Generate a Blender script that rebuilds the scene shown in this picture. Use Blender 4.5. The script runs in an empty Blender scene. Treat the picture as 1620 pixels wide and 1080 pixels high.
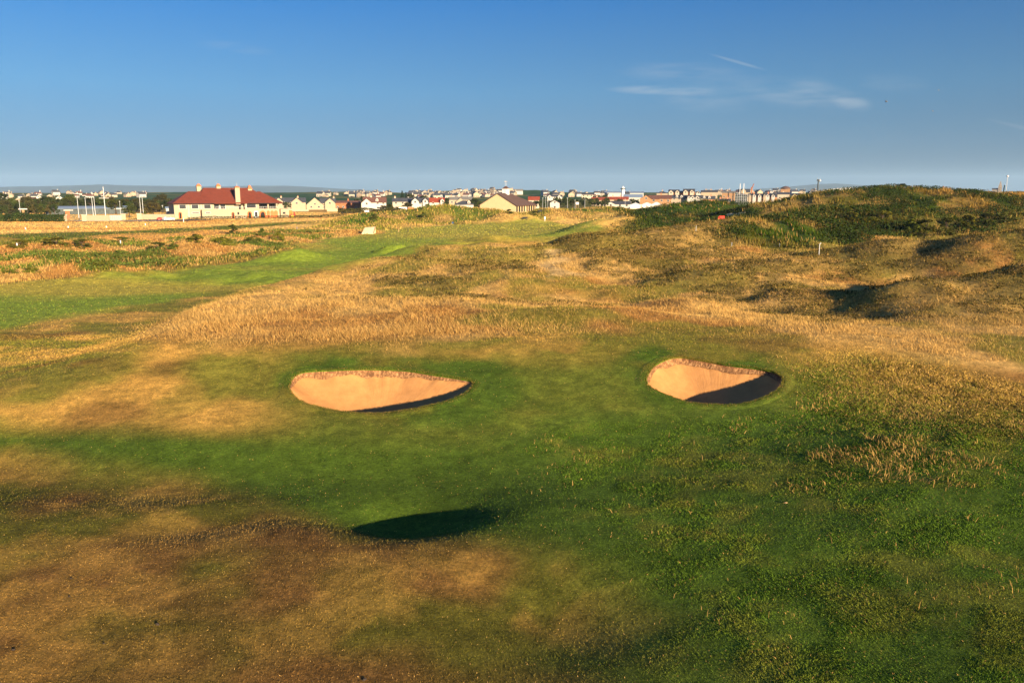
import bpy, bmesh, math, random
import numpy as np
from mathutils import Vector, Matrix

random.seed(7)
RNG = np.random.default_rng(11)
C = bpy.context.scene.collection
R = math.radians

# ------------------------------------------------------------------ camera
F = 1260.0            # focal length in photo pixels (photo 1620 x 1080)
CAM_H = 10.5
HORIZON_V = 305.0
PITCH = math.atan((540 - HORIZON_V) / F)
cam_d = bpy.data.cameras.new('camera')
cam = bpy.data.objects.new('camera', cam_d)
C.objects.link(cam)
cam.location = (0, 0, CAM_H)
cam.rotation_euler = (math.pi / 2 - PITCH, 0, 0)
cam_d.sensor_width = 36.0
cam_d.lens = F / 1620 * 36
cam_d.clip_start = 0.2
cam_d.clip_end = 60000
bpy.context.scene.camera = cam

# ------------------------------------------------------------------ light
SUN_EL = R(12.0)
SUN_AZ = R(145.0)     # compass style: 0 = +Y, 90 = +X
SUN_VEC = Vector((math.sin(SUN_AZ) * math.cos(SUN_EL), math.cos(SUN_AZ) * math.cos(SUN_EL), math.sin(SUN_EL)))
sun_d = bpy.data.lights.new('sun', 'SUN')
sun = bpy.data.objects.new('sun', sun_d)
C.objects.link(sun)
sun_d.energy = 5.0
sun_d.angle = R(0.5)
sun_d.color = (1.0, 0.80, 0.55)
sun.rotation_euler = SUN_VEC.to_track_quat('Z', 'Y').to_euler()
sun.location = (60, -60, 60)

world = bpy.data.worlds.new('World')
bpy.context.scene.world = world
world.use_nodes = True
wn, wl = world.node_tree.nodes, world.node_tree.links
wn.clear()
def W(t, **k):
    n = wn.new(t)
    for a, b in k.items(): setattr(n, a, b)
    return n
w_out = W('ShaderNodeOutputWorld')
w_bg = W('ShaderNodeBackground')
w_bg.inputs['Strength'].default_value = 0.1
sky = W('ShaderNodeTexSky', sky_type='NISHITA')
sky.sun_disc = False
sky.sun_elevation = SUN_EL
sky.sun_rotation = SUN_AZ
sky.altitude = 10
sky.air_density = 1.0
sky.dust_density = 0.6
sky.ozone_density = 1.5
wl.new(w_bg.outputs[0], w_out.inputs[0])

EXPOSURE = 1.85
def lin(r, g, b):
    return tuple(((c / 255 / 12.92) if c <= 10 else ((c / 255 + 0.055) / 1.055) ** 2.4) for c in (r, g, b))
w_tc = W('ShaderNodeTexCoord')
w_sep = W('ShaderNodeSeparateXYZ'); wl.new(w_tc.outputs['Generated'], w_sep.inputs[0])
def wmath(op, a, b=None, c=None, clamp=False):
    n = W('ShaderNodeMath', operation=op); n.use_clamp = clamp
    for i, q in enumerate((a, b, c)):
        if q is None: continue
        if isinstance(q, (int, float)): n.inputs[i].default_value = q
        else: wl.new(q, n.inputs[i])
    return n.outputs[0]
def wramp(fac, stops):
    r = W('ShaderNodeValToRGB'); e = r.color_ramp.elements
    while len(e) < len(stops): e.new(0.5)
    for k, (p, c) in zip(e, stops): k.position = p; k.color = (*c, 1)
    wl.new(fac, r.inputs[0]); return r.outputs[0]
def wmix(fac, a, b, blend='MIX'):
    m = W('ShaderNodeMix', data_type='RGBA', blend_type=blend)
    if isinstance(fac, (int, float)): m.inputs['Factor'].default_value = fac
    else: wl.new(fac, m.inputs['Factor'])
    for k, q in (('A', a), ('B', b)):
        if isinstance(q, tuple): m.inputs[k].default_value = (*q, 1)
        else: wl.new(q, m.inputs[k])
    return m.outputs['Result']
# clear evening air: blue overhead, a grey-blue band low down, darker towards the right
el = wmath('MULTIPLY', wmath('ARCSINE', w_sep.outputs['Z']), 180 / math.pi / 90)     # 0..1 = 0..90 degrees
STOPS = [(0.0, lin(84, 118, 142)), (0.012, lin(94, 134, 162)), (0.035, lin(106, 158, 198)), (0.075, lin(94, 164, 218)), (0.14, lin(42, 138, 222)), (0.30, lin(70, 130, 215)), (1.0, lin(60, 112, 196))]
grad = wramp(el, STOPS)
xf = W('ShaderNodeMapRange'); xf.inputs['From Min'].default_value = -0.55; xf.inputs['From Max'].default_value = 0.6
xf.inputs['To Min'].default_value = 1.04; xf.inputs['To Max'].default_value = 0.56
wl.new(w_sep.outputs['X'], xf.inputs[0])
shade = W('ShaderNodeCombineXYZ')
for i in range(3): wl.new(xf.outputs[0], shade.inputs[i])
grad = wmix(1.0, grad, shade.outputs[0], 'MULTIPLY')
# thin cirrus streaks
az = wmath('DIVIDE', w_sep.outputs['X'], w_sep.outputs['Y'])
ez = wmath('DIVIDE', w_sep.outputs['Z'], w_sep.outputs['Y'])
w_uv = W('ShaderNodeCombineXYZ'); wl.new(az, w_uv.inputs[0]); wl.new(ez, w_uv.inputs[1])
w_ns = W('ShaderNodeTexNoise'); w_ns.inputs['Scale'].default_value = 1.0; w_ns.inputs['Detail'].default_value = 5
w_mp = W('ShaderNodeMapping'); w_mp.inputs['Scale'].default_value = (16, 110, 1); w_mp.inputs['Rotation'].default_value = (0, 0, 0.12)
wl.new(w_uv.outputs[0], w_mp.inputs[0]); wl.new(w_mp.outputs[0], w_ns.inputs['Vector'])
front = wmath('GREATER_THAN', w_sep.outputs['Y'], 0.2)
def cirrus(cu, cv, ru, rv, rot, amount, soft=True):
    # centre and radii as tangents of azimuth and elevation
    m = W('ShaderNodeMapping', vector_type='TEXTURE')
    m.inputs['Location'].default_value = (cu, cv, 0); m.inputs['Rotation'].default_value = (0, 0, rot); m.inputs['Scale'].default_value = (ru, rv, 1)
    wl.new(w_uv.outputs[0], m.inputs[0])
    l = W('ShaderNodeVectorMath', operation='LENGTH'); wl.new(m.outputs[0], l.inputs[0])
    f = wmath('SUBTRACT', 1.0, l.outputs['Value'], clamp=True)
    f = wmath('SMOOTH_MIN', f, 0.6, 0.3)
    if soft: f = wmath('MULTIPLY', f, wmath('MULTIPLY_ADD', w_ns.outputs['Fac'], 3.4, -1.05, clamp=True))
    return wmath('MULTIPLY', f, amount)
cl = 0.0
for c in [(0.178, 0.1215, 0.070, 0.006, -0.01, 0.62), (0.345, 0.117, 0.095, 0.020, -0.14, 0.36), (0.205, 0.142, 0.085, 0.014, -0.03, 0.28), (0.23, 0.113, 0.07, 0.02, -0.1, 0.25), (0.41, 0.108, 0.03, 0.012, -0.2, 0.4), (0.36, 0.128, 0.03, 0.012, -0.1, 0.2),
          (0.27, 0.154, 0.040, 0.0022, -0.262, 0.38, False), (0.62, 0.078, 0.05, 0.003, -0.22, 0.2, False), (0.46, 0.130, 0.05, 0.012, -0.05, 0.15), (-0.14, 0.083, 0.06, 0.006, 0.0, -0.06), (-0.33, 0.17, 0.05, 0.008, -0.1, 0.18)]:
    cl = wmath('ADD', cirrus(*c), cl)
cl = wmath('MULTIPLY', cl, front, clamp=True)
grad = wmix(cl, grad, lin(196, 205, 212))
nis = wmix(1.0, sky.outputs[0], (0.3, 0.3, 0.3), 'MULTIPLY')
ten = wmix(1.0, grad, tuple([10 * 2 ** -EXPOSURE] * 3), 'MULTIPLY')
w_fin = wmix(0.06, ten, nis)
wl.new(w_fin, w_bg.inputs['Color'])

sc = bpy.context.scene
sc.view_settings.view_transform = 'Standard'
sc.view_settings.look = 'None'
sc.view_settings.exposure = EXPOSURE
sc.view_settings.gamma = 1
sc.cycles.max_bounces = 6
sc.cycles.transparent_max_bounces = 6
#SKYEXTRA

# ------------------------------------------------------------------ numpy helpers
def smooth(a, b, t):
    t = np.clip((t - a) / (b - a), 0, 1)
    return t * t * (3 - 2 * t)
def _hash(ix, iy, seed):
    h = (ix.astype(np.int64) * 374761393 + iy.astype(np.int64) * 668265263 + seed * 974634777) & 0x7fffffff
    h = ((h ^ (h >> 13)) * 1274126177) & 0x7fffffff
    h = h ^ (h >> 16)
    return (h & 0xffff) / 65535.0
def vnoise(x, y, seed=0):
    x0 = np.floor(x); y0 = np.floor(y)
    fx = x - x0; fy = y - y0
    fx = fx * fx * fx * (fx * (fx * 6 - 15) + 10); fy = fy * fy * fy * (fy * (fy * 6 - 15) + 10)
    a = _hash(x0, y0, seed); b = _hash(x0 + 1, y0, seed); c = _hash(x0, y0 + 1, seed); d = _hash(x0 + 1, y0 + 1, seed)
    return (a + (b - a) * fx) * (1 - fy) + (c + (d - c) * fx) * fy
def fbm(x, y, scale, seed=0, octv=3, gain=0.5):
    s = np.zeros(np.shape(x)); amp = 1.0; tot = 0
    for o in range(octv):
        k = (2.0 ** o) / scale
        ca, sa = math.cos(0.6 + o * 1.1), math.sin(0.6 + o * 1.1)
        s += amp * vnoise((x * ca - y * sa) * k + 17.3 * o, (x * sa + y * ca) * k + 5.1 * o, seed + o * 13)
        tot += amp; amp *= gain
    return s / tot            # 0..1
def seg_d(x, y, p0, p1):
    dx, dy = p1[0] - p0[0], p1[1] - p0[1]
    l2 = dx * dx + dy * dy + 1e-9
    t = np.clip(((x - p0[0]) * dx + (y - p0[1]) * dy) / l2, 0, 1)
    return np.hypot(x - p0[0] - t * dx, y - p0[1] - t * dy), t
def poly_sd(x, y, P):
    """signed distance, positive inside"""
    P = np.asarray(P, float)
    d = np.full(x.shape, 1e9); ins = np.zeros(x.shape, bool)
    for i in range(len(P)):
        a, b = P[i], P[(i + 1) % len(P)]
        d = np.minimum(d, seg_d(x, y, a, b)[0])
        c = ((a[1] > y) != (b[1] > y)) & (x < (b[0] - a[0]) * (y - a[1]) / (b[1] - a[1] + 1e-12) + a[0])
        ins ^= c
    return np.where(ins, d, -d)

CP, SP = math.cos(PITCH), math.sin(PITCH)
def at(u, v, y):
    """world x, z of the photo direction (u, v) at distance y ahead"""
    a = (u - 810.0) / F; b = (540.0 - v) / F
    t = y / (CP + b * SP)
    return t * a, CAM_H + t * (-SP + b * CP)
def ax(u, y): return at(u, 340, y)[0]

# ------------------------------------------------------------------ terrain height
# a ridge / bump: (u0, v0, y0), (u1, v1, y1) = crest as seen, width in m ; height is what lifts the base to the crest
def base_h(x, y):
    z = np.zeros(np.shape(x))
    # shelf with the two bunkers rises away from the camera, and drops on the left to the fairway
    xl = np.interp(y, [30, 47, 60, 80, 110, 150, 190, 230], [-30, -26, -26, -28, -25, -16, 18, 30])
    wl_ = np.interp(y, [30, 60, 150, 230], [14, 9, 8, 20])
    side = smooth(0, 1, (x - xl + wl_ * 0.5) / wl_)
    z += 1.6 * smooth(34, 48, y) * side
    # fairway valley
    z += -0.7 * smooth(45, 75, y) * (1 - side) * (1 - smooth(130, 200, y))
    # links land carries on rising on the right
    z += 2.2 * smooth(85, 160, y) * smooth(10, 60, x - 0.12 * (y - 100)) * (1 - smooth(260, 420, y))
    # the town hill
    z += 0.5 * smooth(300, 420, y) + 9.0 * smooth(480, 1500, y)
    # right bank beside the camera, slopes down to the left
    z += 1.5 * smooth(-2.0, 19.0, x - 0.20 * (y - 15)) * (1 - smooth(26, 48, y))
    return z
def bump(x, y, p0, p1, h0, h1, w, pw=2.0):
    d, t = seg_d(x, y, p0, p1)
    return (h0 + (h1 - h0) * t) * np.exp(-(d / w) ** pw)
BUMPS = []
def crest(u0, v0, y0, u1, v1, y1, w, pw=2.0):
    x0, z0 = at(u0, v0, y0); x1, z1 = at(u1, v1, y1)
    b0 = float(base_h(np.array([x0]), np.array([y0]))[0]); b1 = float(base_h(np.array([x1]), np.array([y1]))[0])
    BUMPS.append(((x0, y0), (x1, y1), z0 - b0, z1 - b1, w, pw))
# bank at the edge of the tall rough
crest(300, 492, 62, 430, 462, 74, 4.0)
crest(430, 462, 74, 560, 470, 76, 4.5)
# humps in the rough
crest(600, 412, 106, 690, 407, 108, 7)
crest(720, 402, 104, 830, 405, 102, 7)
crest(660, 390, 128, 770, 388, 128, 6)
crest(800, 376, 140, 915, 374, 142, 7)
crest(560, 436, 88, 720, 432, 90, 5)
crest(880, 402, 112, 905, 402, 112, 3.0)
crest(770, 440, 84, 900, 446, 84, 5)
# ridges on the right
crest(965, 372, 124, 1160, 352, 134, 10)
crest(1160, 352, 134, 1300, 338, 150, 12)
crest(1300, 338, 150, 1640, 345, 140, 11)
crest(960, 392, 104, 1110, 398, 104, 8)
crest(1130, 420, 86, 1300, 410, 92, 8)
crest(1430, 384, 96, 1680, 358, 86, 9)
crest(1480, 438, 66, 1700, 420, 66, 5)
crest(1340, 307, 200, 1480, 308, 200, 22)
crest(1480, 308, 200, 1720, 309, 195, 22)
crest(1215, 324, 205, 1340, 309, 205, 17)
crest(1000, 338, 230, 1110, 319, 240, 20)
crest(1110, 319, 240, 1170, 330, 240, 14)
crest(930, 352, 190, 1010, 345, 190, 10)
# far dunes below the town
crest(590, 338, 300, 700, 329, 300, 16)
crest(700, 329, 300, 770, 331, 300, 16)
crest(800, 337, 285, 830, 338, 285, 8)
crest(870, 330, 300, 960, 328, 310, 14)
crest(480, 352, 260, 590, 345, 260, 12)
# the hills the town climbs
crest(726, 301.5, 1250, 800, 299.5, 1250, 70)
crest(836, 304.0, 1250, 880, 304.3, 1250, 40)
crest(220, 304.5, 1500, 300, 303.8, 1500, 70)
crest(460, 304.5, 1500, 560, 303.2, 1500, 80)
crest(1590, 303.0, 1100, 1700, 302.0, 1100, 60)
# rough hummocks on the left, beyond the fairway
crest(20, 380, 165, 120, 378, 160, 7)
crest(190, 384, 165, 300, 388, 150, 6)
crest(330, 372, 190, 450, 374, 190, 8)
crest(40, 425, 112, 130, 420, 112, 4)
crest(430, 395, 140, 470, 392, 140, 5)
crest(620, 385, 150, 630, 385, 150, 3)

# hollows (x from u, y, depth, sx, sy)
HOLLOWS = []
def hollow(u, v, depth, sx, sy, rot=0):
    dep = math.atan((v - 540) / F) + PITCH
    y = CAM_H / math.tan(dep); x = at(u, v, y)[0]
    HOLLOWS.append((x, y, depth, sx, sy, rot))
hollow(648, 796, 0.98, 2.3, 2.1, R(-8))
hollow(470, 795, 0.25, 2.4, 1.7, R(4))
hollow(285, 827, 0.22, 2.0, 1.4, R(6))
hollow(170, 735, 0.72, 9.0, 3.4, R(-4))
hollow(-90, 705, 0.6, 6.0, 3.4, R(-8))
hollow(880, 960, 0.46, 2.8, 2.5, R(-25))
hollow(620, 735, 0.5, 9.0, 3.5, 0)

def rough_amp(x, y):
    xl = np.interp(y, [30, 47, 60, 80, 110, 150, 190, 230], [-30, -19, -22, -27, -23, -12, 22, 36])
    a = smooth(-2, 6, x - xl) * smooth(52, 62, y) * (1 - smooth(300, 380, y))
    b = smooth(90, 110, y) * (1 - smooth(175, 200, y)) * smooth(0, 12, -x - 22 - (y - 90) * 0.22)
    return np.maximum(a, b)
def crests(x, y):
    s = np.zeros(x.shape)
    for b in BUMPS:
        s += np.maximum(bump(x, y, *b), 0) ** 4      # 4-norm: neighbouring crests merge instead of adding up
    return s ** 0.25
def height(x, y):
    x = np.asarray(x, float); y = np.asarray(y, float)
    z = base_h(x, y)
    z = z + crests(x, y)
    ra = rough_amp(x, y)
    z = z + ra * (2.3 * (fbm(x, y, 12, 3, 2) - 0.5) + 0.8 * (fbm(x, y, 4, 9, 2) - 0.5))
    near = (1 - smooth(60, 90, y))
    z = z + near * (0.5 * (fbm(x, y, 14, 21, 2) - 0.5) * smooth(0, 8, np.abs(y - 41)) + 0.07 * (fbm(x, y, 3.0, 23, 2) - 0.5))
    z = z + (1 - near) * (1 - ra) * 0.9 * (fbm(x, y, 32, 31, 2) - 0.5) * (1 - smooth(150, 250, y) * 0.6)
    for (hx, hy, dep, sx, sy, rot) in HOLLOWS:
        dx, dy = x - hx, y - hy
        c, s_ = math.cos(rot), math.sin(rot)
        a = (dx * c + dy * s_) / sx; b = (-dx * s_ + dy * c) / sy
        z = z - dep * np.exp(-(a * a + b * b))
    return z
def hit(us, vs):
    """where the photo directions meet the terrain (used to set things down on it)"""
    us = np.atleast_1d(np.asarray(us, float)); vs = np.atleast_1d(np.asarray(vs, float))
    ys = np.exp(np.linspace(math.log(10), math.log(2500), 1400))
    a = (us - 810) / F; b = (540 - vs) / F
    k = 1 / (CP + b * SP)
    X = ys[None, :] * (a * k)[:, None]; Y = np.broadcast_to(ys[None, :], X.shape)
    Z = CAM_H + ys[None, :] * (k * (-SP + b * CP))[:, None]
    below = Z < height(X, Y)
    i = np.where(below.any(1), below.argmax(1), len(ys) - 1)
    yy = ys[i]
    return np.stack([yy * a * k, yy], 1)
def zpoly(pts):
    p = np.array(pts, float)
    return hit(p[:, 0], p[:, 1])

# ------------------------------------------------------------------ zones of the ground (outlines lie on the terrain, in metres)
Z_FAIR = zpoly([(-200, 455), (0, 452), (100, 440), (200, 432), (300, 420), (400, 412), (450, 398), (490, 385), (520, 378), (580, 372), (640, 362),
                (740, 352), (800, 348), (880, 350), (945, 352), (955, 358), (915, 372), (860, 378), (760, 382), (660, 392), (600, 408), (530, 424), (430, 446), (330, 464),
                (200, 486), (100, 505), (0, 516), (-200, 525)])
Z_BOWL1 = zpoly([(405, 590), (440, 562), (520, 553), (620, 552), (720, 555), (800, 558), (850, 580), (835, 620), (790, 655), (720, 668), (640, 664), (520, 656), (430, 630)])
Z_BOWL2 = zpoly([(975, 585), (1000, 558), (1060, 549), (1130, 556), (1200, 572), (1260, 590), (1262, 612), (1225, 640), (1150, 656), (1060, 652), (1000, 625)])
Z_SWALE = zpoly([(-300, 690), (0, 682), (200, 684), (420, 690), (640, 700), (780, 690), (960, 700), (1010, 800), (960, 880), (820, 860), (740, 850), (560, 845), (430, 815), (330, 775), (180, 762), (0, 728), (-300, 730)])
Z_LONG = zpoly([(770, 690), (860, 660), (960, 650), (1090, 662), (1220, 652), (1262, 625), (1275, 585), (1380, 565), (1500, 580), (1640, 612), (1900, 660), (1900, 1300), (1080, 1200), (1060, 1080), (1010, 960), (930, 840), (850, 760)])
Z_ROUGH = zpoly([(215, 520), (240, 505), (320, 480), (430, 455), (530, 430), (600, 411), (660, 396), (780, 384), (880, 378), (925, 371), (960, 357), (1000, 345)])
Z_ROUGH = np.vstack([Z_ROUGH, [(40, 330), (260, 330), (260, 60)], zpoly([(1640, 610), (1500, 575), (1380, 550), (1250, 535), (1100, 526), (950, 525), (800, 528), (640, 545), (480, 548), (330, 542), (250, 532)])])
Z_LEFTROUGH = zpoly([(-250, 396), (0, 384), (150, 380), (300, 376), (420, 366), (540, 360), (600, 364), (560, 371), (500, 378), (470, 390), (440, 403), (400, 410), (300, 418), (200, 430), (90, 440), (0, 450), (-250, 460)])
Z_FARDUNE = zpoly([(470, 362), (520, 350), (600, 335)])
Z_FARDUNE = np.vstack([Z_FARDUNE, [(-60, 330), (80, 330), (60, 300)], zpoly([(960, 340), (930, 350), (880, 348), (760, 350), (680, 356), (600, 366)])])
Z_STRIPE = zpoly([(-250, 382), (-250, 371), (0, 370), (180, 366), (330, 359), (460, 351), (520, 349), (500, 353), (420, 359), (280, 368), (150, 374), (0, 380)])
Z_PATH = zpoly([(835, 404), (850, 398), (868, 398), (872, 408), (885, 420), (912, 436), (890, 440), (860, 428)])
Z_BROWN = zpoly([(925, 388), (965, 368), (1040, 356), (1160, 348), (1180, 362), (1130, 394), (1000, 394)])
Z_LUSH = zpoly([(430, 560), (620, 550), (830, 553), (1000, 550), (1240, 566), (1300, 640), (1460, 672), (1640, 690), (1900, 700), (1900, 1300), (1000, 1200), (960, 1000), (860, 850), (600, 790), (400, 760), (320, 710), (420, 662), (430, 610)])
Z_HEATH_SHADE = zpoly([(1180, 492), (1260, 474), (1340, 452), (1420, 440), (1520, 436), (1640, 424), (1640, 512), (1520, 515), (1420, 508), (1320, 512), (1240, 505)])  # brown heather, its dark colour also painting the shade on the dune flank
Z_GREENFACE = zpoly([(1130, 392), (1160, 372), (1200, 352), (1300, 345), (1420, 342), (1500, 348), (1470, 362), (1380, 378), (1260, 392)])

def rgb(h):
    h = h.lstrip('#'); v = np.array([int(h[i:i + 2], 16) / 255 for i in (0, 2, 4)])
    return np.where(v <= 0.04045, v / 12.92, ((v + 0.055) / 1.055) ** 2.4)
P_GOLD = np.array([0.325, 0.190, 0.042])
P_STRAW = np.array([0.400, 0.245, 0.075])
P_RUST = np.array([0.255, 0.128, 0.034])
P_OLIVE = np.array([0.130, 0.118, 0.017])
P_GREEN = np.array([0.056, 0.094, 0.009])
P_DEEP = np.array([0.022, 0.058, 0.008])
P_HEATH = np.array([0.150, 0.108, 0.026])
P_BROWN = np.array([0.150, 0.080, 0.022])
P_PATH = np.array([0.46, 0.31, 0.13])
def mixc(a, b, t):
    return a * (1 - t[:, None]) + b * t[:, None]
def zones(x, y):
    """base colour of the vegetation and the masks that place it"""
    n = x.size
    wx = x + 4.0 * (fbm(x, y, 6, 51, 3) - 0.5) * np.clip(y / 60, 0.5, 3); wy = y + 4.0 * (fbm(x, y, 6, 61, 3) - 0.5) * np.clip(y / 50, 0.5, 4)
    n1 = fbm(x, y, 9, 71, 3); n2 = fbm(x, y, 3.2, 72, 3); n3 = fbm(x, y, 1.1, 73, 3); n4 = fbm(x, y * 0.6, 30, 74, 3)
    M = {}
    def zone(P, soft):
        sd = np.full(n, -1e3)
        lo = P.min(0) - soft * 2; hi = P.max(0) + soft * 2
        k = (wx > lo[0]) & (wx < hi[0]) & (wy > lo[1]) & (wy < hi[1])
        sd[k] = poly_sd(wx[k], wy[k], P)
        return smooth(-1, 1, sd / soft)
    gold = mixc(np.tile(P_GOLD * 1.25, (n, 1)), P_OLIVE * 1.2, smooth(0.42, 0.66, 0.55 * n1 + 0.45 * n2))
    gold = mixc(gold, P_BROWN, 0.7 * smooth(0.52, 0.72, fbm(x, y, 6, 75, 3)))
    col = gold
    near = 1 - smooth(29, 36, y)
    nb = mixc(np.tile(P_BROWN * 1.2, (n, 1)), P_OLIVE * 0.9, smooth(0.32, 0.54, 0.6 * n1 + 0.4 * n2))
    nb = mixc(nb * 0.80, P_GOLD * 0.9, 0.55 * smooth(0.50, 0.70, fbm(x, y, 2.3, 77, 4)))
    col = mixc(col, nb, near)
    lush = zone(Z_LUSH, 3.5)
    lc0 = mixc(np.tile(P_GREEN * 1.05, (n, 1)), P_OLIVE * 1.05, smooth(0.45, 0.72, 0.5 * n1 + 0.5 * n2))
    lc0 = mixc(lc0, P_GOLD * 0.9, 0.85 * smooth(0.46, 0.62, fbm(x, y, 5, 76, 3)) * smooth(36, 40, y))
    col = mixc(col, lc0, 0.9 * lush)
    far = smooth(150, 200, y)
    fg = mixc(np.tile(np.array([0.56, 0.35, 0.10]), (n, 1)), np.array([0.50, 0.26, 0.06]), smooth(0.45, 0.7, fbm(x, y * 2, 40, 78, 3)))
    col = mixc(col, fg, far)
    town = smooth(430, 520, y + 60 * (n4 - 0.5))
    tc = mixc(np.tile(P_DEEP, (n, 1)), P_OLIVE, smooth(0.45, 0.6, fbm(x, y, 90, 79, 3)))
    M['stripe'] = zone(Z_STRIPE, 5)
    col = mixc(col, P_OLIVE * 0.5 + P_GREEN * 0.5, M['stripe'])
    M['fair'] = zone(Z_FAIR, 2.5)
    fc = mixc(np.tile(np.array([0.165, 0.220, 0.022]), (n, 1)), np.array([0.30, 0.25, 0.038]), smooth(0.45, 0.70, fbm(x * 0.5, y * 0.8, 16, 80, 3)))
    fc = mixc(fc, np.array([0.27, 0.235, 0.040]), 0.8 * smooth(165, 200, y))
    col = mixc(col, fc, M['fair'])
    M['swale'] = zone(Z_SWALE, 1.6)
    gs = mixc(np.tile(P_GREEN * 0.95, (n, 1)), P_OLIVE, smooth(0.45, 0.75, n1) * 0.7)
    col = mixc(col, gs, M['swale'])
    M['bowl'] = np.maximum(zone(Z_BOWL1, 1.1), zone(Z_BOWL2, 1.1))
    gb = mixc(np.tile(P_GREEN * 1.0, (n, 1)), P_OLIVE, smooth(0.40, 0.70, n2))
    col = mixc(col, gb, M['bowl'])
    M['long'] = zone(Z_LONG, 2.2)
    gl = mixc(np.tile(P_GREEN * 1.25, (n, 1)), P_OLIVE * 1.0, 0.6 * smooth(0.46, 0.70, 0.5 * n1 + 0.5 * n3))
    gl = mixc(gl, P_GOLD * 0.8, smooth(0.0, 9.0, x - 11.0 - 0.1 * (y - 20)) * smooth(26, 40, y) * (0.30 + 0.70 * smooth(0.34, 0.60, n2)) * 0.72)
    col = mixc(col, gl, M['long'])
    M['rough'] = zone(Z_ROUGH, 3.0)
    rc = mixc(np.tile(P_STRAW * 1.1, (n, 1)), P_RUST * 1.15, smooth(0.48, 0.70, n1))
    rc = mixc(rc, P_OLIVE * 1.2, 0.85 * smooth(0.47, 0.62, fbm(x, y, 8, 81, 3)))
    hz = height(x, y) - base_h(x, y); hb = crests(x, y)
    M['heath'] = smooth(0.45, 0.60, 0.62 * fbm(x, y, 11, 82, 3) + 0.38 * fbm(x, y, 1.5, 89, 3) + 0.17 * np.clip(hb - 0.45, -0.6, 1.0)) * smooth(60, 76, y) * M['rough']
    M['heath'] = np.maximum(M['heath'], zone(Z_HEATH_SHADE, 1.5) * (0.55 + 0.45 * smooth(0.35, 0.55, n2)))
    M['heath'] = np.maximum(M['heath'], zone(Z_BROWN, 2.5) * (0.5 + 0.5 * smooth(0.35, 0.55, n2)))
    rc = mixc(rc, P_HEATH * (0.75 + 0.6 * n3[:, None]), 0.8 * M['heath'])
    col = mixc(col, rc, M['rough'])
    M['lrough'] = zone(Z_LEFTROUGH, 3)
    lc = mixc(np.tile(P_STRAW * 0.85, (n, 1)), P_RUST * 1.1, smooth(0.42, 0.62, n1))
    M['scrub'] = smooth(0.47, 0.58, fbm(x, y, 10, 83, 3) + 0.05 * hz)
    lc = mixc(lc, mixc(np.tile(P_GREEN * 1.15, (n, 1)), P_HEATH, 0.7 * smooth(0.45, 0.65, fbm(x, y, 25, 84, 2))), M['scrub'] * 0.9)
    col = mixc(col, lc, M['lrough'])
    M['fdune'] = zone(Z_FARDUNE, 5)
    dc = mixc(np.tile(P_OLIVE * 1.35, (n, 1)), P_GREEN * 1.1, smooth(0.46, 0.66, fbm(x, y, 14, 85, 3)))
    dc = mixc(dc, P_STRAW * 0.9, 0.8 * smooth(0.50, 0.62, fbm(x, y, 10, 86, 3)))
    col = mixc(col, dc, M['fdune'])
    # big dunes on the right: marram and green thicket
    mr = smooth(128, 150, y + 18 * (n1 - 0.5)) * smooth(18, 34, x) * M['rough']
    M['marram'] = np.maximum(mr, zone(Z_GREENFACE, 3))
    mc = mixc(np.tile(P_OLIVE * 0.55, (n, 1)), P_GREEN * 0.6, smooth(0.36, 0.52, fbm(x, y, 12, 87, 3)))
    mc = mixc(mc, P_STRAW * 0.75, 0.55 * smooth(0.56, 0.68, fbm(x, y, 7, 88, 3)))
    mc = mixc(mc, P_RUST * 1.3, 0.6 * smooth(84, 116, x) * smooth(0.40, 0.60, n1))
    col = mixc(col, mc, M['marram'])
    M['path'] = zone(Z_PATH, 1.0)
    col = mixc(col, P_PATH * 0.9, M['path'] * 0.85)
    col = mixc(col, tc, town)
    M['town'] = town
    n5 = fbm(x, y, 0.28, 70, 2)
    col = col * ((0.78 + 0.44 * n3) * (0.72 + 0.56 * n5))[:, None]
    return np.clip(col, 0.004, 0.8), M

# ------------------------------------------------------------------ materials
def mat(name):
    m = bpy.data.materials.new(name); m.use_nodes = True
    nt = m.node_tree; nt.nodes.clear()
    o = nt.nodes.new('ShaderNodeOutputMaterial'); b = nt.nodes.new('ShaderNodeBsdfPrincipled')
    nt.links.new(b.outputs[0], o.inputs[0])
    b.inputs['Specular IOR Level'].default_value = 0.25
    b.inputs['Roughness'].default_value = 0.85
    return m, nt, b
def noise_node(nt, scale, detail=4, rough=0.6, vec=None, stretch=None):
    n = nt.nodes.new('ShaderNodeTexNoise')
    n.inputs['Scale'].default_value = scale; n.inputs['Detail'].default_value = detail; n.inputs['Roughness'].default_value = rough
    src = nt.nodes.new('ShaderNodeNewGeometry').outputs['Position'] if vec is None else vec
    if stretch:
        mp = nt.nodes.new('ShaderNodeMapping'); mp.inputs['Scale'].default_value = stretch
        nt.links.new(src, mp.inputs[0]); src = mp.outputs[0]
    nt.links.new(src, n.inputs['Vector'])
    return n
def ramp(nt, fac, stops):
    r = nt.nodes.new('ShaderNodeValToRGB')
    e = r.color_ramp.elements
    while len(e) < len(stops): e.new(0.5)
    for k, (p, c) in zip(e, stops):
        k.position = p; k.color = (*c, 1) if len(c) == 3 else c
    nt.links.new(fac, r.inputs[0])
    return r
def mul(nt, a, b, fac=1.0):
    m = nt.nodes.new('ShaderNodeMix'); m.data_type = 'RGBA'; m.blend_type = 'MULTIPLY'
    m.inputs['Factor'].default_value = fac
    nt.links.new(a, m.inputs['A']); nt.links.new(b, m.inputs['B'])
    return m.outputs['Result']
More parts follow.
